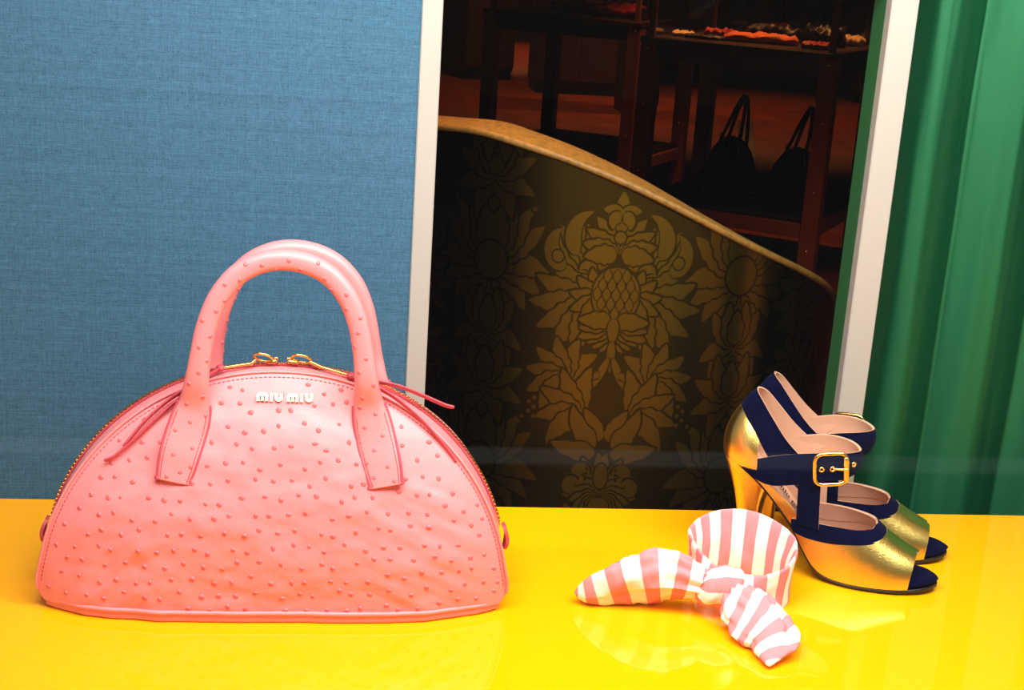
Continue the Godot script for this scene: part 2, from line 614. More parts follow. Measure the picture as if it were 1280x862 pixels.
# ---------------------------------------------------------------- the scene
func _ready() -> void:
	rng.seed = 11
	noise.seed = 5
	noise.frequency = 1.0
	noise.fractal_octaves = 3
	var cam := Camera3D.new()
	cam.name = "camera"
	add_child(cam)
	cam.fov = rad_to_deg(2.0 * atan(431.0 / 1778.0))
	cam.near = 0.02
	cam.far = 60.0
	cam.transform = Transform3D(Basis(V(0.99235562, 0.06246192, 0.10643695), V(-0.03024492, 0.9592477, -0.28094322), V(-0.11964766, 0.27557641, 0.953804)), V(0.05241533, 1.01872419, 1.19549528))
	cam.current = true
	var env := Environment.new()
	env.background_mode = Environment.BG_COLOR
	env.background_color = Color(0.93, 0.965, 1.0)
	env.background_energy_multiplier = 0.95
	env.tonemap_mode = Environment.TONE_MAPPER_LINEAR
	env.tonemap_exposure = 0.88
	env.sdfgi_enabled = true
	env.ssao_enabled = true
	env.ssil_enabled = true
	var we := WorldEnvironment.new()
	we.name = "world"
	we.environment = env
	add_child(we)
	# the strip lamp under the display ceiling
	var lamp := AreaLight3D.new()
	lamp.name = "display_light"
	lamp.area_size = Vector2(1.30, 0.34)
	lamp.light_energy = 2.55
	lamp.light_color = Color(1.0, 0.975, 0.94)
	lamp.area_range = 20.0
	lamp.area_attenuation = 2.0
	lamp.shadow_enabled = true
	add_child(lamp)
	lamp.transform = Transform3D(Basis.from_euler(V(deg_to_rad(-54.0), 0, 0)), V(0.36, 1.30, 0.30))
	materials()
	room()
	handbag()
	shoe("front")
	shoe("rear")
	scarf()
	armchair()
	shop()

func room() -> void:
	struct("floor", box(8.6, 0.1, 14.2, 0), M.floor_wood, P(1.1, -0.1, -6.6))
	struct("ceiling", box(8.6, 0.1, 14.2, 0), M.shop_plaster, P(1.1, 2.6, -6.6))
	struct("wall_left", box(0.1, 2.6, 14.0, 0), M.shop_plaster, P(-3.05, 0, -6.6))
	struct("wall_right", box(0.1, 2.6, 14.0, 0), M.shop_plaster, P(5.25, 0, -6.6))
	struct("wall_back", box(8.2, 2.6, 0.1, 0), M.shop_plaster, P(1.1, 0, -13.55))
	# street front: wall with the display window in it
	struct("wall_front", joined([[box(2.0, 2.6, 0.1, 0), P(-2.0, 0, 0.47)], [box(3.5, 2.6, 0.1, 0), P(3.45, 0, 0.47)], [box(2.7, 0.30, 0.1, 0), P(0.35, 0, 0.47)], [box(2.7, 0.85, 0.1, 0), P(0.35, 1.75, 0.47)]]), M.facade)
	struct("window_1", box(2.7, 1.45, 0.008, 0), M.clear_glass, P(0.35, 0.30, 0.47))
	struct("ceiling_display", box(2.7, 0.04, 0.75, 0), M.ceiling_paint, P(0.35, 1.70, 0.045))
	struct("wall_display_left", box(0.03, 1.70, 0.71, 0), M.ceiling_paint, P(-0.985, 0, 0.065))
	struct("wall_display_right", box(0.03, 1.70, 0.71, 0), M.ceiling_paint, P(1.685, 0, 0.065))
	struct("wall_transom", box(0.47, 0.70, 0.03, 0), M.ceiling_paint, P(0.381, 1.0, -0.304))
	struct("wall_header", box(8.2, 0.85, 0.03, 0), M.shop_plaster, P(1.1, 1.75, -0.345))
	struct("wall_side_left", box(2.0, 1.75, 0.03, 0), M.shop_plaster, P(-2.0, 0, -0.345))
	struct("wall_side_right", box(3.5, 1.75, 0.03, 0), M.shop_plaster, P(3.45, 0, -0.345))
	struct("wall_partition_left", box(1.105, 1.70, 0.03, 0), M.blue_linen, P(-0.4275, 0, -0.304))
	struct("trim_1", box(0.0215, 1.70, 0.034, 0.0012), M.post_paint, P(0.1350, 0, -0.304))
	struct("trim_2", box(0.0300, 1.70, 0.017, 0.0012), M.post_paint, P(0.6320, 0, -0.2975))
	struct("wall_partition_right", box(1.005, 1.70, 0.012, 0), M.green_cloth, P(1.1725, 0, -0.440))
	struct("trim_3", box(0.030, 1.70, 0.034, 0.0), M.green_cloth, P(0.6320, 0, -0.3235))
	struct("pavement", box(30, 0.1, 12, 0), M.paving, P(0, -0.45, 6.53))
	struct("trim_5", box(30, 0.012, 0.12, 0), M.road_paint, P(0, -0.351, 3.36))
	struct("wall_across", box(30, 9, 0.3, 0), M.facade, P(0, -0.35, 12.6))
	# platform
	var t := thing("display_platform", "glossy bright yellow platform that carries the handbag, the scarf and the sandals", "platform", V(0.35, 0, 0.065))
	obj("top_panel", box(2.64, 0.03, 0.706, 0.0015), M.yellow_gloss, t, P(0, SH - 0.03, 0))
	obj("plinth", box(2.60, SH - 0.03, 0.68, 0), M.yellow_gloss, t)
	# curtain in soft pleats
	var c := thing("curtain", "green satin curtain hanging in soft pleats right of the pale post", "curtain", V(0.668, 0, -0.372))
	obj("cloth", sheet(300, 30, func(u: float, v: float):
		var x: float = u * 0.98
		var y: float = 0.02 + v * 1.66
		var s := 0.6 + 0.4 * noise.get_noise_2d(x * 7.0, 3.0)
		var w := 2.0 * absf(cos((x - 0.049 + 0.010 * sin(x * 17.0 - 0.8) + 0.008 * noise.get_noise_2d(x * 4.0, y * 2.0)) * PI / 0.105)) - 1.0
		return V(x, y, 0.022 * s * w + 0.003 * noise.get_noise_2d(x * 20.0, y * 1.5)), 0.0012, M.green_satin, M.green_satin), null, c)
	# lamp under the display ceiling
	var l := thing("panel_lamp", "white panel lamp under the ceiling of the display", "lamp", V(0.36, 1.36, 0.30))
	var tilt := Transform3D(Basis.from_euler(V(deg_to_rad(-54.0), 0, 0)), V(0, -0.056, 0))
	obj("housing", box(1.34, 0.36, 0.02, 0.003, false), M.post_paint, l, tilt * P(0, 0, 0.016))
	obj("diffuser_light", box(1.30, 0.34, 0.004, 0, false), M.lamp_glow, l, tilt * P(0, 0, 0.004))
	for s in [-1.0, 1.0]: obj("hanger", box(0.012, 0.36, 0.012, 0.002), M.post_paint, l, P(s * 0.55, -0.02, 0.02))

# ---------------------------------------------------------------- handbag
const BA := 0.2155     # half width of the front panel's seam
const BB := 0.2235     # its height

func panel_z(x: float, y: float) -> float:
	var yy := clampf(y / BB, 0.0, 1.0)
	var r := clampf(sqrt(pow(x / BA, 2.0) + yy * yy), 0.0, 1.0)
	var z := 0.072 + 0.007 * sin(PI * minf(yy * 1.15, 1.0)) - 0.037 * yy * yy - 0.031 * (1.0 - 0.32 * yy) * pow(r, 4.5)
	var dent := 0.0005 * noise.get_noise_2d(x * 34.0 + y * 11.0, y * 52.0 - x * 9.0) + 0.0030 * noise.get_noise_2d(x * 9.0, y * 14.0)
	if x > 0.06 and y < 0.13: dent += 0.0026 * noise.get_noise_2d((x * 0.5 + y) * 42.0, (y - x * 0.35) * 9.0) * minf((x - 0.06) * 12.0, 1.0)
	if x < -0.05: dent += 0.0034 * noise.get_noise_2d((x - y) * 16.0, (x + y) * 8.0 + 40.0) * minf((-x - 0.05) * 12.0, 1.0)
	return z + dent * (1.0 - pow(r, 6.0))

func panel(x: float, y: float) -> Vector3:
	return V(x, y, panel_z(x, y))

func panel_n(x: float, y: float) -> Vector3:
	var e := 0.002
	return V(panel_z(x - e, y) - panel_z(x + e, y), panel_z(x, y - e) - panel_z(x, y + e), 2.0 * e).normalized()

func seam(th: float, grow := 1.0) -> Vector3:        # the front seam, th from 0 (right) over the top to PI
	var c := cos(th)
	var s := sin(th)
	var k := pow(pow(absf(c), 2.08) + pow(absf(s), 2.08), -1.0 / 2.08)
	var x := BA * c * k
	var y := 0.008 + (BB - 0.008) * s * k
	x *= 1.0 + 0.013 * exp(-pow((y - 0.022) / 0.018, 2.0)) - 0.034 * exp(-(y - 0.008) / 0.007)
	return V(x * grow, 0.008 + (y - 0.008) * grow, panel_z(x * 0.999, y))

func on_px(q: Array, lift := 0.0) -> Vector3:
	var v := panel(q[0], q[1])
	return v + panel_n(q[0], q[1]) * lift

func handbag() -> void:
	var t := thing("handbag", "pink ostrich leather dome handbag with two rolled handles on the yellow platform", "handbag", V(0, SH, -0.075))
	var half := func(u: float, v: float, side: float) -> Vector3:
		var e := seam(u * PI)
		var x := e.x * v
		var y := 0.008 + (e.y - 0.008) * v
		return V(x, y, side * panel_z(x, y))
	var front := obj("front_panel", skin(180, 110, func(u: float, v: float): return half.call(u, v, 1.0)), M.pink_leather, t)
	obj("back_panel", skin(64, 30, func(u: float, v: float): return half.call(u, v, -1.0)), M.pink_leather, t)
	var gus := func(th: float, v: float) -> Vector3:     # v from 1 (front seam) to -1 (back seam)
		var e := seam(th)
		var b := 1.0 + 0.009 * (1.0 - v * v)
		return V(e.x * b, 0.008 + (e.y - 0.008) * b, e.z * v)
	obj("gusset", skin(110, 12, func(u: float, v: float): return gus.call(u * PI, 1.0 - 2.0 * v)), M.pink_leather, t)
	# welt round the bottom and the underside
	var ring := []
	for k in 49:
		var u := k / 48.0 * 2.0 - 1.0
		ring.append(V(BA * 0.970 * sin(u * PI * 0.5), 0.0100, panel_z(BA * sin(u * PI * 0.5), 0.008) + 0.001))
	for k in 8: ring.append(V(BA * 0.979, 0.0100, 0.041 - 0.082 * (k + 0.5) / 8.0))
	for k in 49:
		var u := 1.0 - k / 48.0 * 2.0
		ring.append(V(BA * 0.970 * sin(u * PI * 0.5), 0.0100, -panel_z(BA * sin(u * PI * 0.5), 0.008) - 0.001))
	for k in 8: ring.append(V(-BA * 0.979, 0.0100, -0.041 + 0.082 * (k + 0.5) / 8.0))
	obj("base_welt", sweep(ring, 240, 10, func(_u): return Vector2(0.0022, 0.0022), Vector3.ZERO, true), M.pink_leather, t)
	obj("underside", skin(114, 6, func(u: float, v: float):
		var q: Vector3 = ring[int(round(u * 114)) % ring.size()]
		var k: float = [0.0, 0.95, 0.985, 0.998, 1.0, 1.0, 0.995][int(round(v * 6))]
		var y: float = [0.0, 0.0, 0.0006, 0.002, 0.004, 0.007, 0.0105][int(round(v * 6))]
		return V(q.x * k, y, q.z * (k if k > 0.0 else 0.0))), M.pink_leather, t)
	# seam stitching of the front panel and a raised seam cord
	var cd := []
	for k in 61: cd.append(seam(lerpf(0.05, PI - 0.05, k / 60.0)) + V(0, 0, 0.0006))
	obj("seam_cord", cord(cd, 0.0013, 150, 8), M.pink_leather, t)
	var st := []
	for k in 150:
		var th := lerpf(0.1, PI - 0.1, k / 149.0)
		var a := seam(th, 0.980)
		var q := panel(a.x, a.y) + panel_n(a.x, a.y) * 0.0004
		var d := (seam(th + 0.01) - seam(th)).normalized()
		st.append(Transform3D(Basis(d, panel_n(a.x, a.y).cross(d), panel_n(a.x, a.y)), q))
	var dash := box(0.0026, 0.0007, 0.0007, 0.0002, false)
	scatter("stitching", dash, M.pink_thread, st, front)
	# quills: small raised dots with a tilt
	var bump := lathe([Vector2(0.0027, -0.0007), Vector2(0.0024, 0.0002), Vector2(0.0017, 0.0008), Vector2(0.0009, 0.0009), Vector2(0.0, 0.0004)], 12)
	var where := []
	for r in 15:
		for c in 26:
			var x := -0.212 + c * 0.0172 + (0.0086 if r % 2 else 0.0) + rng.randf_range(-0.0042, 0.0042)
			var y := 0.014 + r * 0.0150 + x * 0.03 + rng.randf_range(-0.0042, 0.0042)
			if pow(absf(x) / BA, 2.08) + pow((y - 0.008) / (BB - 0.008), 2.08) > 0.93 or y < 0.012: continue
			var n := panel_n(x, y)
			var tl := (n + V(-0.15, -0.22, 0)).normalized()
			var b := Basis(Quaternion(Vector3.UP, tl)) * Basis.from_scale(V(rng.randf_range(0.75, 1.2), rng.randf_range(0.8, 1.2), rng.randf_range(0.75, 1.2)))
			where.append(Transform3D(b, panel(x, y)))
	scatter("quill_bumps", bump, M.pink_quill, where, front)
	# zipper along the gusset
	var tape := func(u: float, v: float) -> Vector3:
		var th := lerpf(0.30, PI - 0.30, u)
		var q: Vector3 = gus.call(th, (v - 0.5) * 0.42)
		return q + V(cos(th), sin(th), 0) * 0.0012
	var zp := obj("zipper", sheet(120, 4, tape, 0.0012, M.pink_edge, M.pink_edge), null, t)
	var teeth := []
	var tooth := box(0.0012, 0.0016, 0.0056, 0.0003, false)
	for k in 260:
		var th := lerpf(0.30, PI - 0.30, (k + 0.5) / 260.0)
		var q: Vector3 = gus.call(th, 0.0)
		var o := V(cos(th), sin(th), 0)
		teeth.append(Transform3D(Basis(o.cross(Vector3.BACK), o, Vector3.BACK), q + o * 0.0024 + V(0, 0, 0.0012 if k % 2 else -0.0012)))
	scatter("zipper_teeth", tooth, M.zip_brass, teeth, zp)
	# handles with their flat tabs
	for f in [1.0, -1.0]:
		var path := []
		var src := [[-0.0925, 0.119], [-0.0900, 0.133], [-0.0865, 0.152], [-0.0805, 0.178], [-0.0765, 0.199], [-0.0738, 0.224], [-0.0705, 0.250], [-0.0655, 0.275], [-0.0555, 0.3005], [-0.0385, 0.3215], [-0.014, 0.3335], [0.0125, 0.3345], [0.0375, 0.325], [0.0560, 0.306], [0.0670, 0.282], [0.0730, 0.255], [0.0765, 0.228], [0.0795, 0.202], [0.0845, 0.178], [0.0905, 0.152], [0.0950, 0.133], [0.0975, 0.119]]
		for q in src:
			if q[1] < 0.19: q = [q[0], q[1] + 0.0125 * (0.19 - q[1]) / 0.07]
			var z := panel_z(q[0], minf(q[1], 0.214)) + lerpf(0.0022, 0.0045, clampf((q[1] - 0.13) / 0.05, 0.0, 1.0))
			if q[1] > 0.178:
				var k: float = clampf((q[1] - 0.178) / 0.05, 0.0, 1.0)
				var zt := lerpf(0.0400, 0.0285, clampf((q[1] - 0.20) / 0.13, 0.0, 1.0))
				z = lerpf(z + 0.004 * k, zt, k)
			path.append(V(q[0], q[1], z * f) + V(0.006 if f < 0 else 0.0, (-0.007 if f < 0 else -0.0035) * clampf((q[1] - 0.19) / 0.06, 0.0, 1.0), 0))
		var wide := func(u: float) -> Vector2:
			var e := minf(u, 1.0 - u)
			var y := look([Vector2(0, 0.0135), Vector2(0.06, 0.0160), Vector2(0.12, 0.0168), Vector2(0.16, 0.0160), Vector2(0.20, 0.0130), Vector2(0.245, 0.0104), Vector2(0.30, 0.0095), Vector2(0.5, 0.0093)], e)
			var h := look([Vector2(0, 0.0018), Vector2(0.10, 0.0026), Vector2(0.16, 0.0055), Vector2(0.20, 0.0082), Vector2(0.25, 0.0092), Vector2(0.5, 0.0092)], e)
			return Vector2(y, h)
		var h := obj("handle", sweep(path, 160, 28, wide, V(0, 0, 1), false, Vector2.ONE, 2.6), M.pink_leather, t)
		var hb := []
		for k in 46:
			var u := 0.02 + k * 0.96 / 45.0
			var c: Vector3 = spline(path, u)
			var d: Vector3 = (spline(path, minf(u + 0.01, 1)) - spline(path, maxf(u - 0.01, 0))).normalized()
			var s := V(0, 0, 1).cross(d).normalized()
			var n := d.cross(s)
			var r: Vector2 = wide.call(u)
			var a := deg_to_rad([62.0, 100.0, 130.0, 78.0, 115.0][k % 5] + rng.randf_range(-9, 9))
			if f < 0: a = -deg_to_rad([150.0, 185.0, 215.0, 170.0, 200.0][k % 5])
			var o := (s * cos(a) * pow(absf(cos(a)), -0.23) * r.x + n * sin(a) * pow(absf(sin(a)) + 0.001, -0.23) * r.y)
			var up := (s * cos(a) * r.y + n * sin(a) * r.x).normalized()
			hb.append(Transform3D(Basis(Quaternion(Vector3.UP, up)) * Basis.from_scale(V(0.8, 0.85, 0.8)), c + o * 0.99))
		scatter("quill_bumps", bump, M.pink_quill, hb, h)
		for e in [0, 1]:
			var edge := []
			var hs := []
			for sd in [1.0, -1.0]:
				for k in 14:
					var kk: int = k if sd > 0 else 13 - k
					var u0 := lerpf(0.19, 0.003, kk / 13.0)
					if sd < 0: u0 = lerpf(0.19, 0.003, kk / 13.0)
					var u := u0 if e == 0 else 1.0 - u0
					var c: Vector3 = spline(path, u)
					var d: Vector3 = (spline(path, minf(u + 0.01, 1)) - spline(path, maxf(u - 0.01, 0))).normalized()
					var s := V(0, 0, 1).cross(d).normalized()
					var r: Vector2 = wide.call(u)
					edge.append(c + s * sd * (r.x + 0.0002) + V(0, 0, -f * 0.0004))
					for j in 2:
						var u2 := u0 + j * 0.0068
						if u2 > 0.17 or u2 < 0.012: continue
						u2 = u2 if e == 0 else 1.0 - u2
						var c2: Vector3 = spline(path, u2)
						var r2: Vector2 = wide.call(u2)
						hs.append(Transform3D(Basis(d, V(0, 0, 1).cross(d), V(0, 0, 1)), c2 + s * sd * r2.x * 0.84 + V(0, 0, f * r2.y * 0.80)))
			obj("edge_piping", cord(edge, 0.0016, 120, 8), M.pink_edge, h)
			scatter("stitching", dash, M.pink_thread, hs, h)
	# raised letters, chrome gold
	var word := obj("lettering", null, null, t)
	var pen := -0.0215
	for ch in "miumiu":
		var g := letter(ch)
		var c := panel(pen + g[1] * 0.5, 0.2035) + V(0, 0, 0.0016)
		var n := panel_n(pen + g[1] * 0.5, 0.2035)
		var bx := Vector3.RIGHT
		obj("letter", g[0], M.pale_gold_metal, word, Transform3D(Basis(bx, n.cross(bx), n), c - bx * float(g[1]) * 0.5 - n.cross(bx) * 0.0038))
		pen += float(g[1]) + 0.0018
		if ch == "u": pen += 0.0022
	# two sliders with rings, bars and leather pulls
	for s in [-1.0, 1.0]:
		var z0 := 0.007
		var top: Vector3 = gus.call(PI * 0.5 - s * 0.045, 0.2)
		var pl := obj("zipper_slider", joined([[box(0.010, 0.0035, 0.007, 0.001, false), Transform3D(Basis(Vector3.BACK, -s * 0.06), top + V(0, 0.005, 0))], [box(0.004, 0.003, 0.004, 0.0008, false), P(top.x - s * 0.004, top.y + 0.0075, top.z)]]), M.gold_metal, t)
		var rg := []
		for k in 14: rg.append(top + V(s * 0.0075 + cos(k * TAU / 14) * 0.0085, 0.0085 + sin(k * TAU / 14) * 0.0042 - cos(k * TAU / 14) * 0.0015, z0 * 0.3 + sin(k * TAU / 14) * 0.003))
		obj("ring", cord(rg, 0.0013, 56, 8, true), M.gold_metal, pl)
		var a := top + V(s * 0.0145, 0.0065, 0.003)
		var b := V(s * 0.031 + 0.003, top.y + 0.0030 - 0.0005 * s, top.z + 0.005)
		var e := V(s * 0.0590 + 0.0035, top.y - 0.0035 + (0.003 if s < 0 else -0.001), top.z + 0.009)
		obj("bar", joined([[cord([a, a.lerp(b, 0.5), b], 0.0016, 6, 8), Transform3D()], [cord([b, b.lerp(e, 0.5), e], 0.0014, 6, 8), Transform3D()], [cord([b - V(0.001, 0, 0), b + V(0.001, 0, 0)], 0.0021, 2, 8), Transform3D()]]), M.gold_metal, pl)
		var runs := [[[-0.060, 0.2195], [-0.082, 0.208], [-0.100, 0.194], [-0.118, 0.178], [-0.131, 0.163], [-0.137, 0.1565]], [[-0.060, 0.2180], [-0.084, 0.202], [-0.106, 0.183], [-0.127, 0.163], [-0.145, 0.1475], [-0.1535, 0.1435]]]
		for k in 2:
			var c := []
			if s < 0:
				for q in runs[k]: c.append(on_px(q, 0.0042 if k else 0.0056))
				c[0] = e + V(0, 0, 0.001 * k)
			elif k == 0:
				c = [e, e + V(0.014, -0.003, 0.003), V(0.095, 0.2165, 0.018), V(0.112, 0.211, 0.014), V(0.133, 0.2015, 0.010), V(0.152, 0.193, 0.008), V(0.160, 0.1915, 0.008)]
			else:
				c = [e - V(0, 0.002, 0), V(0.082, 0.217, 0.024), V(0.106, 0.2035, 0.026), V(0.130, 0.184, 0.030), V(0.150, 0.163, 0.034), V(0.162, 0.148, 0.037)]
			obj("leather_pull", sweep(c, 40, 10, func(u: float): return Vector2(0.0011, 0.0026 if u < 0.9 else 0.0026 - (u - 0.9) * 0.012), V(0.1, 0.75, 0.6), false, Vector2.ONE, 3.0), M.pink_edge, pl)
		obj("leather_knot", skin(14, 8, func(u: float, v: float): return V(cos(u * TAU) * sin(v * PI) * 0.0042, sin(u * TAU) * sin(v * PI) * 0.0036, cos(v * PI) * 0.004), true), M.pink_edge, pl, Transform3D(Basis(), e))
	# small tabs at the ends of the zipper
	for s in [-1.0, 1.0]:
		var q: Vector3 = gus.call(PI * 0.5 - s * (PI * 0.5 - 0.24), 0.0)
		obj("end_tab", sheet(6, 12, func(u: float, v: float):
			var w := 0.010 * (1.0 - pow(absf(2.0 * v - 1.0), 3.0) * 0.5)
			return V(s * (0.0035 + 0.0030 * sin(v * PI)), 0.010 - v * 0.024, (u - 0.5) * 2.0 * w), 0.003, M.pink_edge, M.pink_edge), null, t, Transform3D(Basis(Vector3.BACK, s * 0.10), q))

func bow(w: float, h: float, b: float) -> PackedVector2Array:   # an arch open at the bottom
	var o := PackedVector2Array()
	var R := w * 0.5
	for k in 13: o.append(Vector2(R - R * cos(PI * k / 12.0), h - R + R * sin(PI * k / 12.0)))
	o.append(Vector2(w, 0))
	o.append(Vector2(w - b, 0))
	var r := R - b
	for k in 9: o.append(Vector2(R + r * cos(PI * k / 8.0), h - R + r * sin(PI * k / 8.0)))
	o.append(Vector2(b, 0))
	o.append(Vector2(0, 0))
	return o

func letter(ch: String) -> Array:       # [mesh, width]
	var h := 0.0076
	var b := 0.0025
	if ch == "i": return [plate(PackedVector2Array([Vector2(0, 0), Vector2(b, 0), Vector2(b, h), Vector2(0, h)]), 0.0028), b]
	if ch == "u":
		var p := PackedVector2Array()
		for q in bow(0.0070, h, b): p.append(Vector2(0.0070 - q.x, h - q.y))
		return [plate(p, 0.0028), 0.0070]
	var arch := plate(bow(0.0063, h, b), 0.0028)
	return [joined([[arch, Transform3D()], [arch, P(0.0063 - b, 0, 0)]]), 0.0126 - b]

# ---------------------------------------------------------------- sandals
var feather := [Vector2(-0.002, 0.1150), Vector2(0.010, 0.1125), Vector2(0.025, 0.1065), Vector2(0.040, 0.0955), Vector2(0.053, 0.0830), Vector2(0.065, 0.0700), Vector2(0.080, 0.0525), Vector2(0.094, 0.0310), Vector2(0.106, 0.0160), Vector2(0.118, 0.0088), Vector2(0.135, 0.0060), Vector2(0.160, 0.0056), Vector2(0.185, 0.0062), Vector2(0.205, 0.0074), Vector2(0.231, 0.0100)]
var girth := [Vector2(0.0, 0.0), Vector2(0.002, 0.0110), Vector2(0.008, 0.0195), Vector2(0.018, 0.0248), Vector2(0.032, 0.0272), Vector2(0.055, 0.0262), Vector2(0.08, 0.0262), Vector2(0.10, 0.0312), Vector2(0.122, 0.0357), Vector2(0.145, 0.0388), Vector2(0.168, 0.0377), Vector2(0.190, 0.0335), Vector2(0.205, 0.0275), Vector2(0.217, 0.0205), Vector2(0.226, 0.0115), Vector2(0.2295, 0.0055), Vector2(0.231, 0.0)]
var ridge := [Vector2(0.06, 0.165), Vector2(0.085, 0.138), Vector2(0.110, 0.110), Vector2(0.135, 0.0850), Vector2(0.155, 0.0680), Vector2(0.1746, 0.0530), Vector2(0.190, 0.0440), Vector2(0.203, 0.0375), Vector2(0.220, 0.027)]

func last(x: float, y: float, side: float) -> Vector3:     # a point on the shoe's outside at that length and height
	var s := look(feather, x)
	var top := look(ridge, x)
	var k := clampf((y - s) / (top - s), 0.0, 1.0)
	return V(x, y, side * look(girth, x) * pow(1.0 - pow(k, 2.3), 1.0 / 2.3))

# the upper between two heights lo(x) and hi(x) from x0 to x1, on one side
func cheek(x0: float, x1: float, lo: Callable, hi: Callable, side: float, outer: Material, th := 0.0016, nu := 36, nv := 14) -> ArrayMesh:
	return sheet(nu, nv, func(u: float, v: float):
		var x := lerpf(x0, x1, u)
		var s := look(feather, x)
		var top := look(ridge, x)
		var a: float = asin(clampf(pow(clampf((lo.call(x) - s) / (top - s), 0, 1), 1.15), 0, 1))
		var b: float = asin(clampf(pow(clampf((hi.call(x) - s) / (top - s), 0, 1), 1.15), 0, 1))
		var ph := lerpf(a, b, v)
		return V(x, s + (top - s) * pow(sin(ph), 1.0 / 1.15), side * look(girth, x) * pow(maxf(cos(ph), 0.0), 1.0 / 1.15)), th, outer, M.tan_lining, side)

var strap_pts := [[0.0185, 0.0238, 0.1085, 0.1100], [0.036, 0.0285, 0.0985, 0.1185], [0.055, 0.0308, 0.0945, 0.1265], [0.080, 0.0315, 0.1000, 0.1335], [0.100, 0.0310, 0.1050, 0.1375], [0.118, 0.0250, 0.1090, 0.1385], [0.130, 0.0150, 0.1125, 0.1380], [0.1365, 0.0, 0.115, 0.1370]]

func strap_at(t: float, v: float, m: float) -> Vector3:    # t: 0 outer heel, 0.5 front, 1 inner heel
	var c := []
	for q in strap_pts: c.append(V(q[0], 0, q[1]))
	for k in range(6, -1, -1): c.append(V(strap_pts[k][0], 0, -strap_pts[k][1]))
	var h := []
	for q in strap_pts: h.append(Vector2(q[2], q[3]))
	for k in range(6, -1, -1): h.append(Vector2(strap_pts[k][2], strap_pts[k][3]))
	var p: Vector3 = spline(c, t)
	var e: Vector2 = spline(h, t)
	var b := 1.0 + 0.035 * sin(v * PI)
	return V(0.06 + (p.x - 0.06) * (b if t > 0.25 and t < 0.75 else 1.0), lerpf(e.x, e.y, v), p.z * b * m)

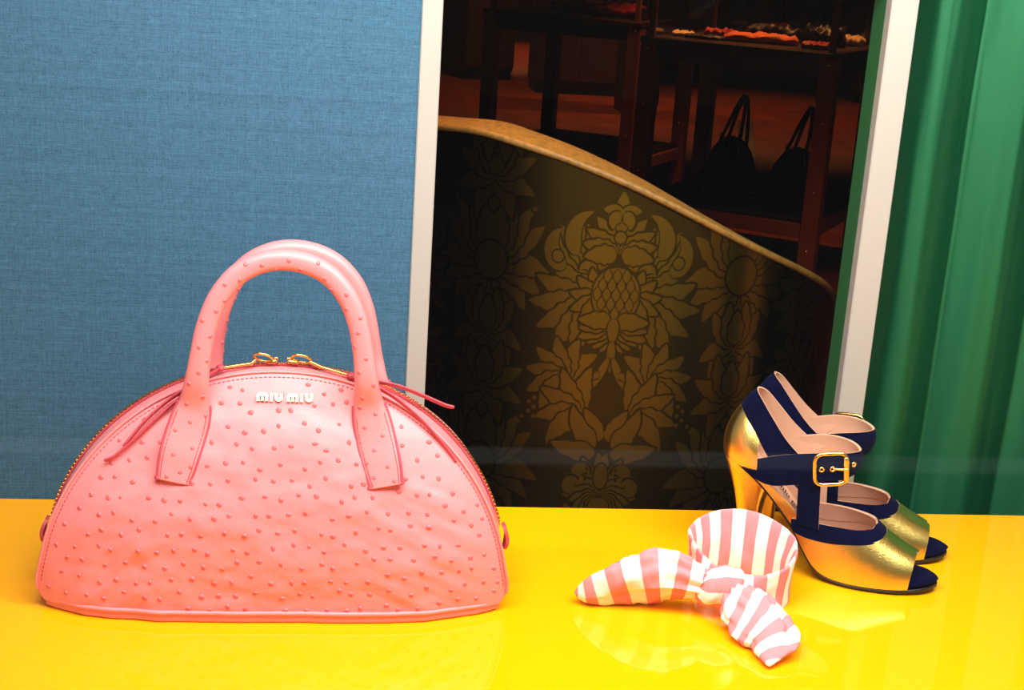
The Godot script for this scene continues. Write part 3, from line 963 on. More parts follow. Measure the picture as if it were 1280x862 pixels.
func shoe(which: String) -> void:
	var front := which == "front"
	var m := 1.0 if front else -1.0
	var deg := 25.0 if front else 18.0
	var d := V(cos(deg_to_rad(deg)), 0, sin(deg_to_rad(deg)))
	var toe := V(0.668, SH, -0.0845) if front else V(0.7110, SH, -0.1630)
	var t := thing("high_heeled_sandal", "front gold and navy heeled sandal beside the scarf, its square buckle facing the window" if front else "gold and navy heeled sandal farther back, half hidden behind its mate, buckle turned away", "sandal", toe - d * 0.23, -deg_to_rad(deg), "pair of gold and navy sandals")
	# sole, insole
	obj("sole", skin(56, 20, func(u: float, v: float):
		var x := lerpf(0.0005, 0.2305, u)
		var a: float = v * TAU
		var w := look(girth, x) + (0.0008 if x > 0.06 else -0.001)
		var th := 0.0024
		var s := look(feather, x)
		return V(x, s - th + signf(sin(a)) * pow(absf(sin(a)), 0.4) * th * 0.95, m * w * signf(cos(a)) * pow(absf(cos(a)), 0.4)), false, true), M.sole_dark, t)
	obj("insole", sheet(50, 8, func(u: float, v: float):
		var x := lerpf(0.004, 0.188, u)
		var k := 2.0 * v - 1.0
		return V(x, look(feather, x) + 0.0022 + 0.0012 * k * k, m * (look(girth, x) - 0.0016) * k), 0.0016, M.tan_lining, M.tan_lining, -m), null, t)
	obj("toe_bed", skin(30, 20, func(u: float, v: float):
		var x := lerpf(0.180, 0.2312, u)
		var a: float = v * TAU
		var w := look(girth, x) - 0.0004
		return V(x, look(feather, x) + 0.0035 + signf(sin(a)) * pow(absf(sin(a)), 0.6) * 0.0042 * minf(1.0, 0.25 + (0.2312 - x) * 60.0), m * w * signf(cos(a)) * pow(absf(cos(a)), 0.6)), false, true), M.navy_suede, t)
	# heel
	obj("heel", skin(40, 26, func(u: float, v: float):
		var a: float = u * TAU
		var cx := cos(a)
		var sz := sin(a)
		var f := 1.0 - v            # v: 0 at the ground
		var back := cx < 0.0
		var z := (0.0262 if true else 0.0) * signf(sz) * pow(absf(sz), 0.9)
		var xt := 0.026 + (0.0275 * cx if back else 0.027 * signf(cx) * pow(absf(cx), 0.35))
		var xb := 0.0335 + (0.0105 * cx if back else 0.0105 * signf(cx) * pow(absf(cx), 0.35))
		var e := 1.0 - pow(1.0 - f, 2.0 if back else 4.5)
		var ez := 1.0 - pow(1.0 - f, 2.2)
		var x := lerpf(xt, xb, e)
		var yt := look(feather, clampf(xt, -0.002, 0.2)) - 0.0012
		return V(x, lerpf(yt, 0.004, f), m * lerpf(z, z * 0.5, ez)), true), M.gold_leather, t)
	obj("heel_tip", lathe([Vector2(0.0, 0.0), Vector2(0.0112, 0.0), Vector2(0.0117, 0.001), Vector2(0.0115, 0.0045), Vector2(0, 0.0045)], 24), M.sole_dark, t, Transform3D(Basis.from_scale(V(0.93, 1, 1.12)), V(0.0335, 0, 0)))
	# gold counter round the heel
	var lo := [V(0.0385, 0.1010, 0.0272), V(0.029, 0.1050, 0.0270), V(0.018, 0.1090, 0.0248), V(0.008, 0.1125, 0.0190), V(0.001, 0.1142, 0.0095), V(-0.0015, 0.1150, 0)]
	var hi := [V(0.0365, 0.1400, 0.0262), V(0.0300, 0.1475, 0.0240), V(0.0225, 0.1560, 0.0190), V(0.0165, 0.1620, 0.0130), V(0.0130, 0.1655, 0.0065), V(0.0118, 0.1668, 0)]
	for k in range(4, -1, -1):
		lo.append(lo[k] * V(1, 1, -1))
		hi.append(hi[k] * V(1, 1, -1))
	obj("heel_counter", sheet(48, 14, func(u: float, v: float):
		var a: Vector3 = spline(lo, u)
		var b: Vector3 = spline(hi, u)
		var q := a.lerp(b, v)
		var o := V(q.x - 0.036, 0, q.z).normalized()
		q += o * 0.0058 * 4.0 * v * (1.0 - v)
		return V(q.x, q.y, q.z * m), 0.0016, M.gold_leather, M.tan_lining, -m), null, t)
	# navy collar strap: round the top of the heel and down both sides
	var cl := [V(0.076, 0.1010, 0.0322), V(0.062, 0.1100, 0.0312), V(0.048, 0.1240, 0.0295), V(0.0355, 0.1405, 0.0262), V(0.0225, 0.1560, 0.0190), V(0.0150, 0.1640, 0.0100), V(0.0118, 0.1668, 0)]
	var ch := [V(0.098, 0.1230, 0.0318), V(0.083, 0.1300, 0.0322), V(0.0645, 0.1450, 0.0295), V(0.0475, 0.1640, 0.0240), V(0.0355, 0.1780, 0.0180), V(0.0285, 0.1840, 0.0095), V(0.0262, 0.1858, 0)]
	for k in range(5, -1, -1):
		cl.append(cl[k] * V(1, 1, -1))
		ch.append(ch[k] * V(1, 1, -1))
	obj("collar_strap", sheet(72, 8, func(u: float, v: float):
		var q: Vector3 = (spline(cl, u) as Vector3).lerp(spline(ch, u), v)
		return V(q.x, q.y, q.z * m) + V(-0.0014, 0.0004, 0) * sin(v * PI) * sin(u * PI), 0.0020, M.navy_suede, M.tan_lining, -m), null, t)
	# gold quarter along the arch, navy side straps, toe collar, gold vamp: on both sides
	var below := func(x: float): return look(feather, x)
	var arch_hi := func(x: float): return look(feather, x) + look([Vector2(0.030, 0.004), Vector2(0.055, 0.010), Vector2(0.075, 0.016), Vector2(0.105, 0.024)], x)
	var band_lo := func(x: float): return look([Vector2(0.080, 0.0470), Vector2(0.095, 0.0440), Vector2(0.119, 0.0435), Vector2(0.141, 0.0460), Vector2(0.160, 0.0480), Vector2(0.168, 0.0500), Vector2(0.1715, 0.0525), Vector2(0.1746, 0.0560)], x)
	var band_hi := func(x: float): return look([Vector2(0.080, 0.0610), Vector2(0.095, 0.0615), Vector2(0.124, 0.0615), Vector2(0.145, 0.0605), Vector2(0.155, 0.0605), Vector2(0.162, 0.0620), Vector2(0.166, 0.075), Vector2(0.18, 0.09)], x)
	var far := func(_x): return 1.0
	for s in [1.0, -1.0]:
		obj("quarter", cheek(0.030, 0.108, below, arch_hi, s * m, M.gold_leather, 0.0014), null, t)
		obj("side_strap", sheet(8, 12, func(u: float, v: float):
			var a := last(lerpf(0.0845, 0.1080, u), 0.0560, s * m)
			var b := V(lerpf(0.0815, 0.1040, u), 0.1085, s * m * 0.0305)
			var q := a.lerp(b, v)
			return q + V(0, 0, s * m * 0.0014), 0.0018, M.navy_suede, M.tan_lining, s * m), null, t)
		obj("toe_collar", cheek(0.079, 0.1746, band_lo, band_hi, s * m, M.navy_suede, 0.0026, 60, 10), null, t)
		var edge := 0.2025 if s > 0 else 0.2045
		obj("vamp", sheet(64, 18, func(u: float, v: float):
			var x0 := lerpf(0.083, edge, u)
			var hi_y: float = band_lo.call(x0) + 0.002 if x0 < 0.1746 else 1.0
			var s0 := look(feather, x0)
			var top := look(ridge, x0)
			var b: float = asin(clampf(pow(clampf((hi_y - s0) / (top - s0), 0, 1), 1.15), 0, 1))
			var ph := lerpf(0.0, b, v)
			var x := x0 + 0.0035 * u * u * sin(ph)
			return V(x, s0 + (top - s0) * pow(sin(ph), 1.0 / 1.15), s * m * look(girth, x0) * pow(maxf(cos(ph), 0.0), 1.0 / 1.15)), 0.0016, M.gold_leather, M.tan_lining, s * m), null, t)
	# ankle strap, buckle, eyelets
	var an := obj("ankle_strap", sheet(110, 8, func(u: float, v: float): return strap_at(u, v, m), 0.0026, M.navy_suede, M.tan_lining, m), null, t)
	var tb := 0.322
	var frame := func(tt: float, v: float) -> Transform3D:
		var p := strap_at(tt, v, m)
		var x := (strap_at(tt + 0.01, v, m) - strap_at(tt - 0.01, v, m)).normalized()
		var n := V(x.z, 0, -x.x).normalized()
		if n.z * m < 0: n = -n
		return Transform3D(Basis(x, n.cross(x), n), p)
	var fr: Transform3D = frame.call(tb, 0.5)
	var bk := obj("buckle", null, null, t, fr * P(0, 0, 0.0030))
	var rr := []
	for k in 32:
		var a := k * TAU / 32
		rr.append(V(0.0165 * signf(cos(a)) * pow(absf(cos(a)), 0.45), 0.0165 * signf(sin(a)) * pow(absf(sin(a)), 0.45), 0))
	obj("buckle_frame", sweep(rr, 96, 10, func(_u): return Vector2(0.0021, 0.0019), V(0, 0, 1), true), M.gold_metal, bk)
	obj("roller", cord([V(0.0150, -0.0125, 0.0012), V(0.0150, 0, 0.0012), V(0.0150, 0.0125, 0.0012)], 0.0030, 8, 14), M.gold_metal, bk)
	obj("prong", cord([V(0.002, 0.0005, 0.0002), V(0.006, 0.0005, 0.0020), V(0.011, 0.0005, 0.0036), V(0.0165, 0.0005, 0.0042)], 0.0013, 12, 10), M.gold_metal, bk)
	obj("strap_end", sheet(10, 6, func(u: float, v: float): return V(lerpf(-0.0185, 0.0165, u), (v - 0.5) * 0.0245, 0.0006 * sin(u * PI) - 0.0004), 0.0022, M.navy_suede, M.navy_suede, 1.0), null, bk)
	var eye := lathe([Vector2(0.0012, -0.0005), Vector2(0.0014, 0.0006), Vector2(0.0022, 0.0011), Vector2(0.0030, 0.0006), Vector2(0.0032, -0.0005)], 18)
	for x in [-0.0095, 0.0015]: obj("eyelet", eye, M.gold_metal, bk, Transform3D(Basis(Vector3.RIGHT, PI * 0.5), V(x, 0.0005, 0.0010)))
	var e2: Transform3D = frame.call(0.425, 0.55)
	obj("eyelet", eye, M.gold_metal, an, e2 * Transform3D(Basis(Vector3.RIGHT, PI * 0.5), V(0, 0, 0.0016)))
	# printed word on the insole
	if front:
		var tm := TextMesh.new()
		tm.text = "miu miu"
		var sf := SystemFont.new()
		sf.font_names = PackedStringArray(["Droid Sans"])
		sf.font_weight = 700
		tm.font = sf
		tm.font_size = 32
		tm.pixel_size = 0.00034
		tm.depth = 0.0002
		var x := 0.069
		var sl := V(1, (look(feather, x + 0.01) - look(feather, x - 0.01)) / 0.02, 0).normalized()
		var nn := V(-sl.y, sl.x, 0)
		obj("insole_print", tm, M.print_black, t, Transform3D(Basis(sl, nn.cross(sl).normalized(), nn), V(x, look(feather, x), -0.007) + nn * 0.0046))

# ---------------------------------------------------------------- scarf
func scarf() -> void:
	var t := thing("scarf", "pink and white striped cotton scarf knotted into a ring with two short tails", "scarf", V(0.455, SH, -0.06))
	var pair := 0.0245     # one pink and one white stripe
	# ring, as a flattened tube standing on edge; angle 0 at the knot, running to the right
	var ctr := [  # x, z, bottom, top
		[-0.028, 0.030, 0.014, 0.046], [0.000, 0.036, 0.006, 0.043], [0.028, 0.029, 0.000, 0.046], [0.046, 0.010, 0.0, 0.0545], [0.0505, -0.014, 0.0, 0.0615], [0.041, -0.038, 0.0, 0.0665], [0.018, -0.054, 0.0, 0.0715],
		[-0.010, -0.0565, 0.0, 0.0715], [-0.034, -0.048, 0.0, 0.0665], [-0.0485, -0.030, 0.0, 0.0625], [-0.050, -0.008, 0.003, 0.0590], [-0.044, 0.014, 0.010, 0.0520]]
	var at := func(u: float) -> Array:
		var n := ctr.size()
		var f := u * n
		var k := int(f) % n
		var r := (1.0 + f - int(f)) / 3.0
		var q := []
		for e in 4: q.append(ctr[(k - 1 + e + n) % n])
		var p := []
		for j in 4: p.append(spline([q[0][j], q[1][j], q[2][j], q[3][j]], r))
		return p
	obj("ring", skin(150, 36, func(u: float, v: float):
		var p: Array = at.call(u)
		var a: Array = at.call(fposmod(u + 0.004, 1.0))
		var b: Array = at.call(fposmod(u - 0.004, 1.0))
		var tx := Vector2(a[0] - b[0], a[1] - b[1]).normalized()
		var o := Vector2(tx.y, -tx.x)
		if o.dot(Vector2(p[0], p[1] + 0.01)) < 0: o = -o
		var ang: float = v * TAU
		var near := exp(-pow(minf(u, 1.0 - u) / 0.09, 2.0))
		var flare := 0.0035 * cos(ang) * (1.0 - near)
		var h := (p[3] - p[2]) * 0.5 as float
		var th := 0.0030 + 0.005 * near
		var y: float = (p[2] + p[3]) * 0.5 + h * sin(ang)
		var fold := sin(ang * 3.0 + u * 9.0) * 0.0022 * near + 0.0015 * noise.get_noise_2d(u * 14.0, y * 40.0) - 0.0028 * sin(PI * (y - p[2]) / maxf(p[3] - p[2], 0.001)) * (1.0 - near)
		var off: float = th * signf(cos(ang)) * pow(absf(cos(ang)), 0.7) + fold + (y - 0.03) * 0.06 * (1.0 - near)
		return V(p[0] + o.x * off, maxf(y, 0.0003), p[1] + o.y * off), true, true, Vector2(0.31 / pair, 1.0)), M.striped_cotton, t)
	# knot: a band wrapped once round the crossing
	obj("knot", skin(56, 30, func(u: float, v: float):
		var a: float = u * TAU
		var b := (v - 0.5) * 2.0
		var r := sqrt(maxf(1.0 - pow(absf(b), 3.2), 0.0))
		var wr := 1.0 + 0.045 * sin(b * 7.0 + 2.0 * sin(a)) + 0.05 * noise.get_noise_2d(b * 3.0 + 9.0, a * 1.2)
		return V(b * 0.0205 + 0.003 * sin(a), sin(a) * 0.0205 * (0.25 + 0.75 * r) * wr + b * 0.002, cos(a) * 0.0150 * (0.25 + 0.75 * r) * wr), true, false, Vector2(4.0, 1.0)), M.striped_cotton, t, Transform3D(Basis(Vector3.BACK, -0.08), V(-0.0335, 0.0315, 0.036)))
	tail(t, [V(-0.044, 0.031, 0.034), V(-0.062, 0.0335, 0.030), V(-0.085, 0.0355, 0.024), V(-0.112, 0.0300, 0.019), V(-0.140, 0.0200, 0.016), V(-0.160, 0.0135, 0.014), V(-0.170, 0.0125, 0.013)],
		[Vector2(0, 0.010), Vector2(0.12, 0.018), Vector2(0.32, 0.0285), Vector2(0.5, 0.0285), Vector2(0.72, 0.0190), Vector2(0.9, 0.0090), Vector2(1, 0.0006)], [Vector2(0, 0.008), Vector2(0.2, 0.012), Vector2(0.45, 0.0150), Vector2(0.8, 0.010), Vector2(1, 0.0015)], V(0.08, 1, 0.30), 0.133 / pair, 0.0, 0.30)
	tail(t, [V(-0.024, 0.030, 0.042), V(-0.019, 0.0270, 0.052), V(-0.010, 0.0210, 0.068), V(-0.003, 0.0165, 0.087), V(-0.001, 0.0130, 0.108), V(-0.006, 0.0085, 0.126), V(-0.012, 0.0050, 0.1425)],
		[Vector2(0, 0.008), Vector2(0.12, 0.0150), Vector2(0.32, 0.0255), Vector2(0.52, 0.0285), Vector2(0.75, 0.0205), Vector2(0.90, 0.0095), Vector2(1, 0.0006)], [Vector2(0, 0.008), Vector2(0.3, 0.0135), Vector2(0.55, 0.0130), Vector2(0.85, 0.007), Vector2(1, 0.0015)], V(0.95, 0.22, 0.0), 0.118 / pair, 0.65, 4.1)

func tail(t: Node3D, c: Array, wide: Array, thick: Array, up: Vector3, stripes: float, slant: float, groove: float) -> void:
	var m := sweep(c, 90, 44, func(u: float): return Vector2(look(thick, u), look(wide, u)), up, false, Vector2.ONE, 1.7)
	# pleats near the knot, soft dents elsewhere, and stripes across
	var a := m.surface_get_arrays(0)
	var p: PackedVector3Array = a[Mesh.ARRAY_VERTEX]
	var uv: PackedVector2Array = a[Mesh.ARRAY_TEX_UV]
	for i in p.size():
		var s := clampf(uv[i].y, 0.0, 1.0)
		var q: Vector3 = spline(c, s)
		var ang := uv[i].x * TAU
		var k := 1.0 + 0.34 * sin(ang * 9.0 + 1.3 * sin(s * 6.0)) * exp(-s * 4.2) + 0.12 * sin(ang * 3.0 + s * 7.0 + slant) * sin(s * PI) + 0.20 * noise.get_noise_3d(p[i].x * 42.0, p[i].y * 42.0, p[i].z * 42.0) - 0.22 * exp(-pow((ang - groove) / 0.16, 2.0)) * sin(minf(s * 1.15, 1.0) * PI)
		p[i] = q + (p[i] - q) * k
		p[i].y = maxf(p[i].y, 0.0004)
		uv[i] = Vector2(s * stripes + slant * (p[i] - q).dot(up) / 0.0245, uv[i].x)
	var st := SurfaceTool.new()
	a[Mesh.ARRAY_VERTEX] = p
	a[Mesh.ARRAY_TEX_UV] = uv
	a[Mesh.ARRAY_NORMAL] = null
	st.create_from_arrays(a)
	st.generate_normals()
	obj("tail", st.commit(), M.striped_cotton, t)

# ---------------------------------------------------------------- armchair
func armchair() -> void:
	var R := 0.33
	var t := thing("armchair", "tub armchair covered in olive gold damask, its curved back turned to the display", "armchair", V(0.412, 0, -0.721))
	var rim := [Vector2(-110, 0.70), Vector2(-85, 0.760), Vector2(-65, 0.790), Vector2(-49.7, 0.7985), Vector2(-38.5, 0.801), Vector2(-29.3, 0.7935), Vector2(-20.7, 0.7835), Vector2(-12.5, 0.770), Vector2(-4.4, 0.7535), Vector2(4.1, 0.7325), Vector2(13.2, 0.7085), Vector2(23.5, 0.6825), Vector2(36.5, 0.6525), Vector2(47.8, 0.625), Vector2(53.8, 0.606), Vector2(58, 0.588), Vector2(63, 0.545), Vector2(66, 0.48)]
	var hz := [[-110.0, 66.0]]
	var wall := func(u: float, v: float, r: float) -> Vector3:
		var ph := lerpf(-110.0, 66.0, u)
		return V(sin(deg_to_rad(ph)) * r, lerpf(0.08, look(rim, ph), v), cos(deg_to_rad(ph)) * r)
	var g := net(90, 40, func(u: float, v: float): return wall.call(u, v, R))
	var uv: PackedVector2Array = g[2]
	for i in uv.size():
		var q: Vector3 = g[0][i]
		var ph := atan2(q.x, q.z)
		uv[i] = Vector2(0.5 + (ph + deg_to_rad(7.3)) * R / 0.31, (0.7225 - q.y) / 0.507 + 0.105)
	obj("back_cover", surface(ArrayMesh.new(), g[0], g[1], uv, quads(g)), M.damask_cloth, t)
	obj("inner_cover", skin(60, 12, func(u: float, v: float): return wall.call(u, v, R - 0.07) - V(0, 0.006 * v, 0)), M.gold_trim_cloth, t)
	obj("top_band", skin(120, 10, func(u: float, v: float):
		var ph := lerpf(-110.0, 66.0, u)
		var r := lerpf(R + 0.001, R - 0.071, v)
		return V(sin(deg_to_rad(ph)) * r, look(rim, ph) + 0.009 * sin(v * PI * 0.8) - 0.006 * v, cos(deg_to_rad(ph)) * r)), M.gold_trim_cloth, t)
	var pipe := []
	for k in 61:
		var ph := lerpf(-110.0, 66.0, k / 60.0)
		pipe.append(V(sin(deg_to_rad(ph)) * (R + 0.001), look(rim, ph) - 0.0035, cos(deg_to_rad(ph)) * (R + 0.001)))
	obj("piping", cord(pipe, 0.0042, 160, 10), M.gold_trim_cloth, t)
	obj("front_edge", sheet(6, 16, func(u: float, v: float):
		var ph := deg_to_rad(66.0)
		var r := lerpf(R, R - 0.07, u)
		return V(sin(ph) * r, lerpf(0.08, 0.475, v), cos(ph) * r), 0.004, M.gold_trim_cloth, M.gold_trim_cloth), null, t)
	obj("seat", skin(48, 8, func(u: float, v: float):
		var r: float = [0.0, 0.18, 0.235, 0.25, 0.255, 0.255, 0.25, 0.2, 0.0][int(round(v * 8))]
		var y: float = [0.40, 0.40, 0.39, 0.37, 0.33, 0.18, 0.1, 0.1, 0.1][int(round(v * 8))]
		return V(cos(u * TAU) * r, y, sin(u * TAU) * r), true), M.damask_cloth, t)
	for k in 4:
		var a := deg_to_rad(45.0 + 90.0 * k)
		obj("leg", lathe([Vector2(0.0, 0.0), Vector2(0.012, 0.0), Vector2(0.018, 0.06), Vector2(0.020, 0.10), Vector2(0.0, 0.10)], 12), M.black_wood, t, P(sin(a) * 0.24 * (0.97 if k % 3 else 1.0), 0, cos(a) * 0.24))

# ---------------------------------------------------------------- the shop behind
func table(label: String, at: Vector3, turn: float, w: float, d: float) -> Node3D:
	var t := thing("display_table", label, "table", at, turn, "glass topped display tables")
	for x in [0.0, w]:
		for z in [0.0, -d]:
			var lg := obj("leg", box(0.055, 0.73, 0.055, 0.003), M.brass_frame, t, P(x, 0, z))
			for y in [0.11, 0.30, 0.52, 0.70]:
				obj("screw", lathe([Vector2(0.0055, 0), Vector2(0.005, 0.002), Vector2(0.0, 0.003)], 10), M.gold_metal, lg, Transform3D(Basis(Vector3.RIGHT, PI * 0.5), V(0, y, 0.0275)))
			obj("case_post", box(0.02, 0.16, 0.02, 0.002), M.brass_frame, t, P(x, 0.735, z))
	obj("table_top", box(w + 0.06, 0.02, d + 0.06, 0.003), M.dark_wood, t, P(w * 0.5, 0.715, -d * 0.5))
	obj("apron", joined([[box(w - 0.055, 0.055, 0.02, 0.002), P(w * 0.5, 0.66, 0.015)], [box(w - 0.055, 0.055, 0.02, 0.002), P(w * 0.5, 0.66, -d - 0.015)], [box(0.02, 0.055, d - 0.055, 0.002), P(-0.015, 0.66, -d * 0.5)], [box(0.02, 0.055, d - 0.055, 0.002), P(w + 0.015, 0.66, -d * 0.5)]]), M.dark_wood, t)
	obj("stretcher", joined([[box(w, 0.045, 0.03, 0.002), P(w * 0.5, 0.15, 0.0)], [box(w, 0.045, 0.03, 0.002), P(w * 0.5, 0.15, -d)], [box(0.03, 0.045, d, 0.002), P(0, 0.15, -d * 0.5)], [box(0.03, 0.045, d, 0.002), P(w, 0.15, -d * 0.5)]]), M.brass_frame, t)
	obj("low_shelf", box(w, 0.014, d, 0.002), M.black_wood, t, P(w * 0.5, 0.195, -d * 0.5))
	obj("case_rail", joined([[box(w + 0.04, 0.016, 0.02, 0.002), P(w * 0.5, 0.895, 0)], [box(w + 0.04, 0.016, 0.02, 0.002), P(w * 0.5, 0.895, -d)], [box(0.02, 0.016, d, 0.002), P(0, 0.895, -d * 0.5)], [box(0.02, 0.016, d, 0.002), P(w, 0.895, -d * 0.5)]]), M.brass_frame, t)
	for z in [0.0, -d]: obj("case_pane", box(w - 0.02, 0.16, 0.004, 0), M.clear_glass, t, P(w * 0.5, 0.735, z))
	for x in [0.0, w]: obj("case_pane", box(0.004, 0.16, d - 0.02, 0), M.clear_glass, t, P(x, 0.735, -d * 0.5))
	return t

func folded(label: String, m: Material, at: Transform3D, l: float, w: float, h: float, seed_: float) -> void:
	var o := obj("folded_scarf", skin(36, 20, func(u: float, v: float):
		var a: float = u * TAU
		var s: float = (v - 0.5) * 2.0
		var k := pow(1.0 - pow(absf(s), 5.0), 0.5)
		var y := (1.0 + signf(sin(a)) * pow(absf(sin(a)), 0.7)) * 0.5 * h * (0.55 + 0.45 * k) * (1.0 + 0.5 * noise.get_noise_2d(s * 2.5 + seed_, a * 0.7))
		return V(s * l * 0.5, y, cos(a) * w * 0.5 * (0.3 + 0.7 * k) * (1.0 + 0.4 * noise.get_noise_2d(s * 2.0, seed_ + 4.0))), true), m, null, at)
	tag(o, label, "scarf", "silk goods in the glass cases")

func purse(label: String, m: Material, at: Vector3, turn: float, k: float) -> void:
	var t := thing("dome_handbag", label, "handbag", at, turn, "dark handbags on the low shelf")
	obj("body", skin(40, 20, func(u: float, v: float):
		var a: float = u * TAU
		var y := v * 0.20
		var r := pow(maxf(1.0 - pow(v, 2.4), 0.0), 0.55)
		if v < 0.12: r *= 0.90 + 0.10 * sin(v / 0.12 * PI * 0.5)
		return V(signf(cos(a)) * pow(absf(cos(a)), 0.75) * 0.098 * r, y * k, signf(sin(a)) * pow(absf(sin(a)), 0.75) * 0.062 * pow(r, 0.8)), true), m, t)
	obj("base", box(0.170, 0.006, 0.105, 0.002), m, t)
	for s in [1.0, -1.0]:
		obj("handle", cord([V(-0.036, 0.165 * k, 0.030 * s), V(-0.020, 0.215 * k, 0.022 * s), V(0.006, 0.290 * k, 0.012 * s), V(0.030, 0.335 * k, 0.008 * s), V(0.040, 0.300 * k, 0.014 * s), V(0.042, 0.235 * k, 0.022 * s), V(0.040, 0.165 * k, 0.030 * s)], 0.0062, 40, 10), m, t)
		for x in [-0.030, 0.041]: obj("ring", cord([V(x - 0.007, 0.196 * k, 0.028 * s), V(x, 0.204 * k, 0.028 * s), V(x + 0.007, 0.196 * k, 0.028 * s), V(x, 0.188 * k, 0.028 * s)], 0.0017, 24, 8, true), M.gold_metal, t)
	obj("zipper_pull", joined([[cord([V(0.004, 0.196 * k, 0.018), V(0.004, 0.175 * k, 0.040), V(0.003, 0.145 * k, 0.055)], 0.0016, 10, 8), Transform3D()], [box(0.008, 0.034, 0.003, 0.001, false), P(0.003, 0.126 * k, 0.0620)]]), M.brass_frame, t)

func cabinet(label: String, x: float, z: float, w: float, d: float, h: float, m: Material, turn := 0.0) -> void:
	var t := thing("cabinet", label, "cabinet", V(x, 0, z), turn, "dark wooden cabinets")
	obj("plinth", box(w * 0.96, 0.06, d * 0.94, 0), M.black_wood, t)
	obj("carcass", box(w, h - 0.06, d, 0.004), m, t, P(0, 0.06, 0))
	for s in [-1.0, 1.0]:
		var dr := obj("door", box(w * 0.485, h - 0.12, 0.018, 0.003), m, t, P(s * w * 0.245, 0.09, d * 0.5 + 0.009))
		obj("handle", cord([V(-s * w * 0.19, h * 0.5 - 0.05, 0.012), V(-s * w * 0.19, h * 0.5 - 0.05, 0.030), V(-s * w * 0.19, h * 0.5 + 0.05, 0.030), V(-s * w * 0.19, h * 0.5 + 0.05, 0.012)], 0.004, 16, 8), M.brass_frame, dr)

func downlight(x: float, z: float, e: float, angle: float, label: String) -> void:
	var t := thing("ceiling_spotlight", label, "light", V(x, 2.6, z), 0.0, "round ceiling spotlights")
	obj("trim_ring", lathe([Vector2(0.024, -0.008), Vector2(0.036, -0.012), Vector2(0.060, -0.012), Vector2(0.062, 0.0), Vector2(0.024, 0.0)], 24), M.post_paint, t)
	obj("bulb", lathe([Vector2(0.0, -0.008), Vector2(0.024, -0.008), Vector2(0.024, -0.001), Vector2(0.0, -0.001)], 24), M.warm_glow, t)
	var l := SpotLight3D.new()
	l.name = "spot_light"
	l.light_color = Color(1.0, 0.62, 0.31)
	l.light_energy = e
	l.light_size = 0.04
	l.spot_angle = angle
	l.spot_range = 20.0
	l.spot_attenuation = 2.0
	l.spot_angle_attenuation = 0.6
	l.shadow_enabled = true
	t.add_child(l)
	l.position = V(0, -0.03, 0)
	l.rotation.x = -PI * 0.5

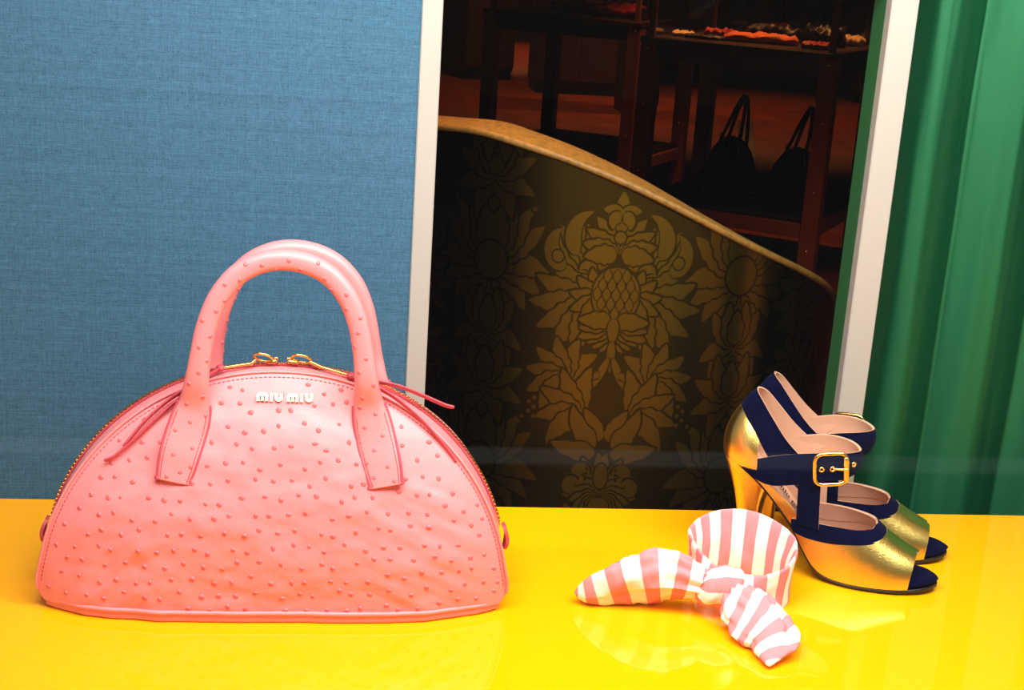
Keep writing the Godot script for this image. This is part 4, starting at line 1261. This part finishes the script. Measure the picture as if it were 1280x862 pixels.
func shop() -> void:
	var turn := -0.5693
	downlight(1.459, -3.845, 5.0, 24.0, "warm ceiling spotlight above the glass case with folded silks")
	downlight(0.00, -0.70, 6.0, 19.0, "warm ceiling spotlight above the damask armchair")
	downlight(2.7, -7.6, 7.0, 42.0, "warm ceiling spotlight over the floor behind the tables")
	downlight(1.1, -8.2, 4.5, 40.0, "warm ceiling spotlight before the dark cabinets")
	downlight(1.25, -1.75, 6.0, 36.0, "warm ceiling spotlight between the armchair and the nearer table")
	downlight(1.25, -11.6, 14.0, 40.0, "warm ceiling spotlight over the far drawer unit")
	table("brass legged display table with glass case, two dark handbags on its low shelf", V(1.03, 0, -3.46), turn, 0.595, 0.62)
	table("dark display table farther left, red silk folded in its glass case", V(0.62, 0, -4.62), turn, 0.62, 0.6)
	var F := Transform3D(Basis(Vector3.UP, turn), V(1.03, 0.7355, -3.46))
	folded("white folded silk at the left end of the glass case", M.cream_silk, F * P(0.055, 0, -0.14), 0.08, 0.05, 0.016, 1.0)
	folded("red folded silk just right of the white one in the glass case", M.red_silk, F * P(0.15, 0, -0.24), 0.11, 0.07, 0.028, 5.0)
	folded("black folded silk in front of the red one in the glass case", M.black_silk, F * P(0.15, 0, -0.09), 0.14, 0.06, 0.014, 9.0)
	folded("long orange folded silk in the middle of the glass case", M.orange_silk, F * Transform3D(Basis(Vector3.UP, 0.25), V(0.32, 0, -0.15)), 0.24, 0.09, 0.030, 14.0)
	folded("black folded silk behind the long orange one", M.black_silk, F * P(0.30, 0, -0.36), 0.20, 0.08, 0.046, 19.0)
	folded("black folded silk heap with a pale edge near the right leg", M.black_silk, F * P(0.485, 0, -0.30), 0.15, 0.09, 0.058, 23.0)
	folded("dark red folded silk at the right end of the glass case", M.red_silk, F * P(0.52, 0, -0.10), 0.10, 0.07, 0.022, 29.0)
	folded("cream folded silk at the back right corner of the glass case", M.cream_silk, F * P(0.545, 0, -0.46), 0.09, 0.09, 0.030, 33.0)
	var G := Transform3D(Basis(Vector3.UP, turn), V(0.62, 0.7355, -4.62))
	folded("red folded silk at the right end of the farther table", M.red_silk, G * P(0.47, 0, -0.2), 0.24, 0.16, 0.05, 41.0)
	folded("dark red folded silk in the middle of the farther table", M.red_silk, G * P(0.2, 0, -0.35), 0.2, 0.14, 0.04, 47.0)
	purse("black dome handbag with thin handles on the low shelf, the left one", M.black_leather, V(1.372, 0.209, -3.60), 0.15, 1.0)
	purse("very dark blue dome handbag on the low shelf beside the brass leg", M.navy_leather, V(1.556, 0.209, -3.43), 0.10, 0.97)
	cabinet("tall brown cabinet left of the others, its plain side to the window", 0.98, -9.5, 0.40, 0.45, 1.5, M.dark_wood, 0.4)
	cabinet("wide dark cabinet between the two legs of the farther table", 1.62, -8.80, 0.60, 0.45, 1.3, M.dark_wood)
	cabinet("narrow black cabinet left of the nearer table's leg", 1.86, -7.75, 0.22, 0.35, 1.2, M.black_wood)
	cabinet("black cabinet behind the left half of the nearer table", 2.62, -10.1, 0.62, 0.45, 1.3, M.black_wood)
	cabinet("black cabinet behind the dark handbags", 3.32, -9.9, 0.62, 0.45, 1.3, M.black_wood)
	cabinet("black cabinet at the far right behind the brass leg", 4.05, -9.2, 0.6, 0.45, 1.3, M.black_wood)
	# far drawer unit
	var t := thing("drawer_unit", "small wooden drawer unit far back beside the pale post", "drawers", V(1.15, 0, -12.9), 0.1)
	obj("carcass", box(0.70, 1.5, 0.4, 0.004), M.black_wood, t)
	for r in 5:
		for c in 3:
			var dr := obj("drawer", box(0.20, 0.25, 0.02, 0.004), M.floor_wood, t, P((c - 1) * 0.222, 0.10 + r * 0.28, 0.21))
			obj("knob", lathe([Vector2(0.006, 0), Vector2(0.012, 0.012), Vector2(0.0, 0.018)], 10), M.brass_frame, dr, Transform3D(Basis(Vector3.RIGHT, PI * 0.5), V(0, 0.125, 0.01)))
	# dark edging strip let into the floor
	struct("trim_4", box(2.2, 0.012, 0.09, 0.002), M.black_wood, Transform3D(Basis(Vector3.UP, 1.31), V(2.21, 0, -6.35)))
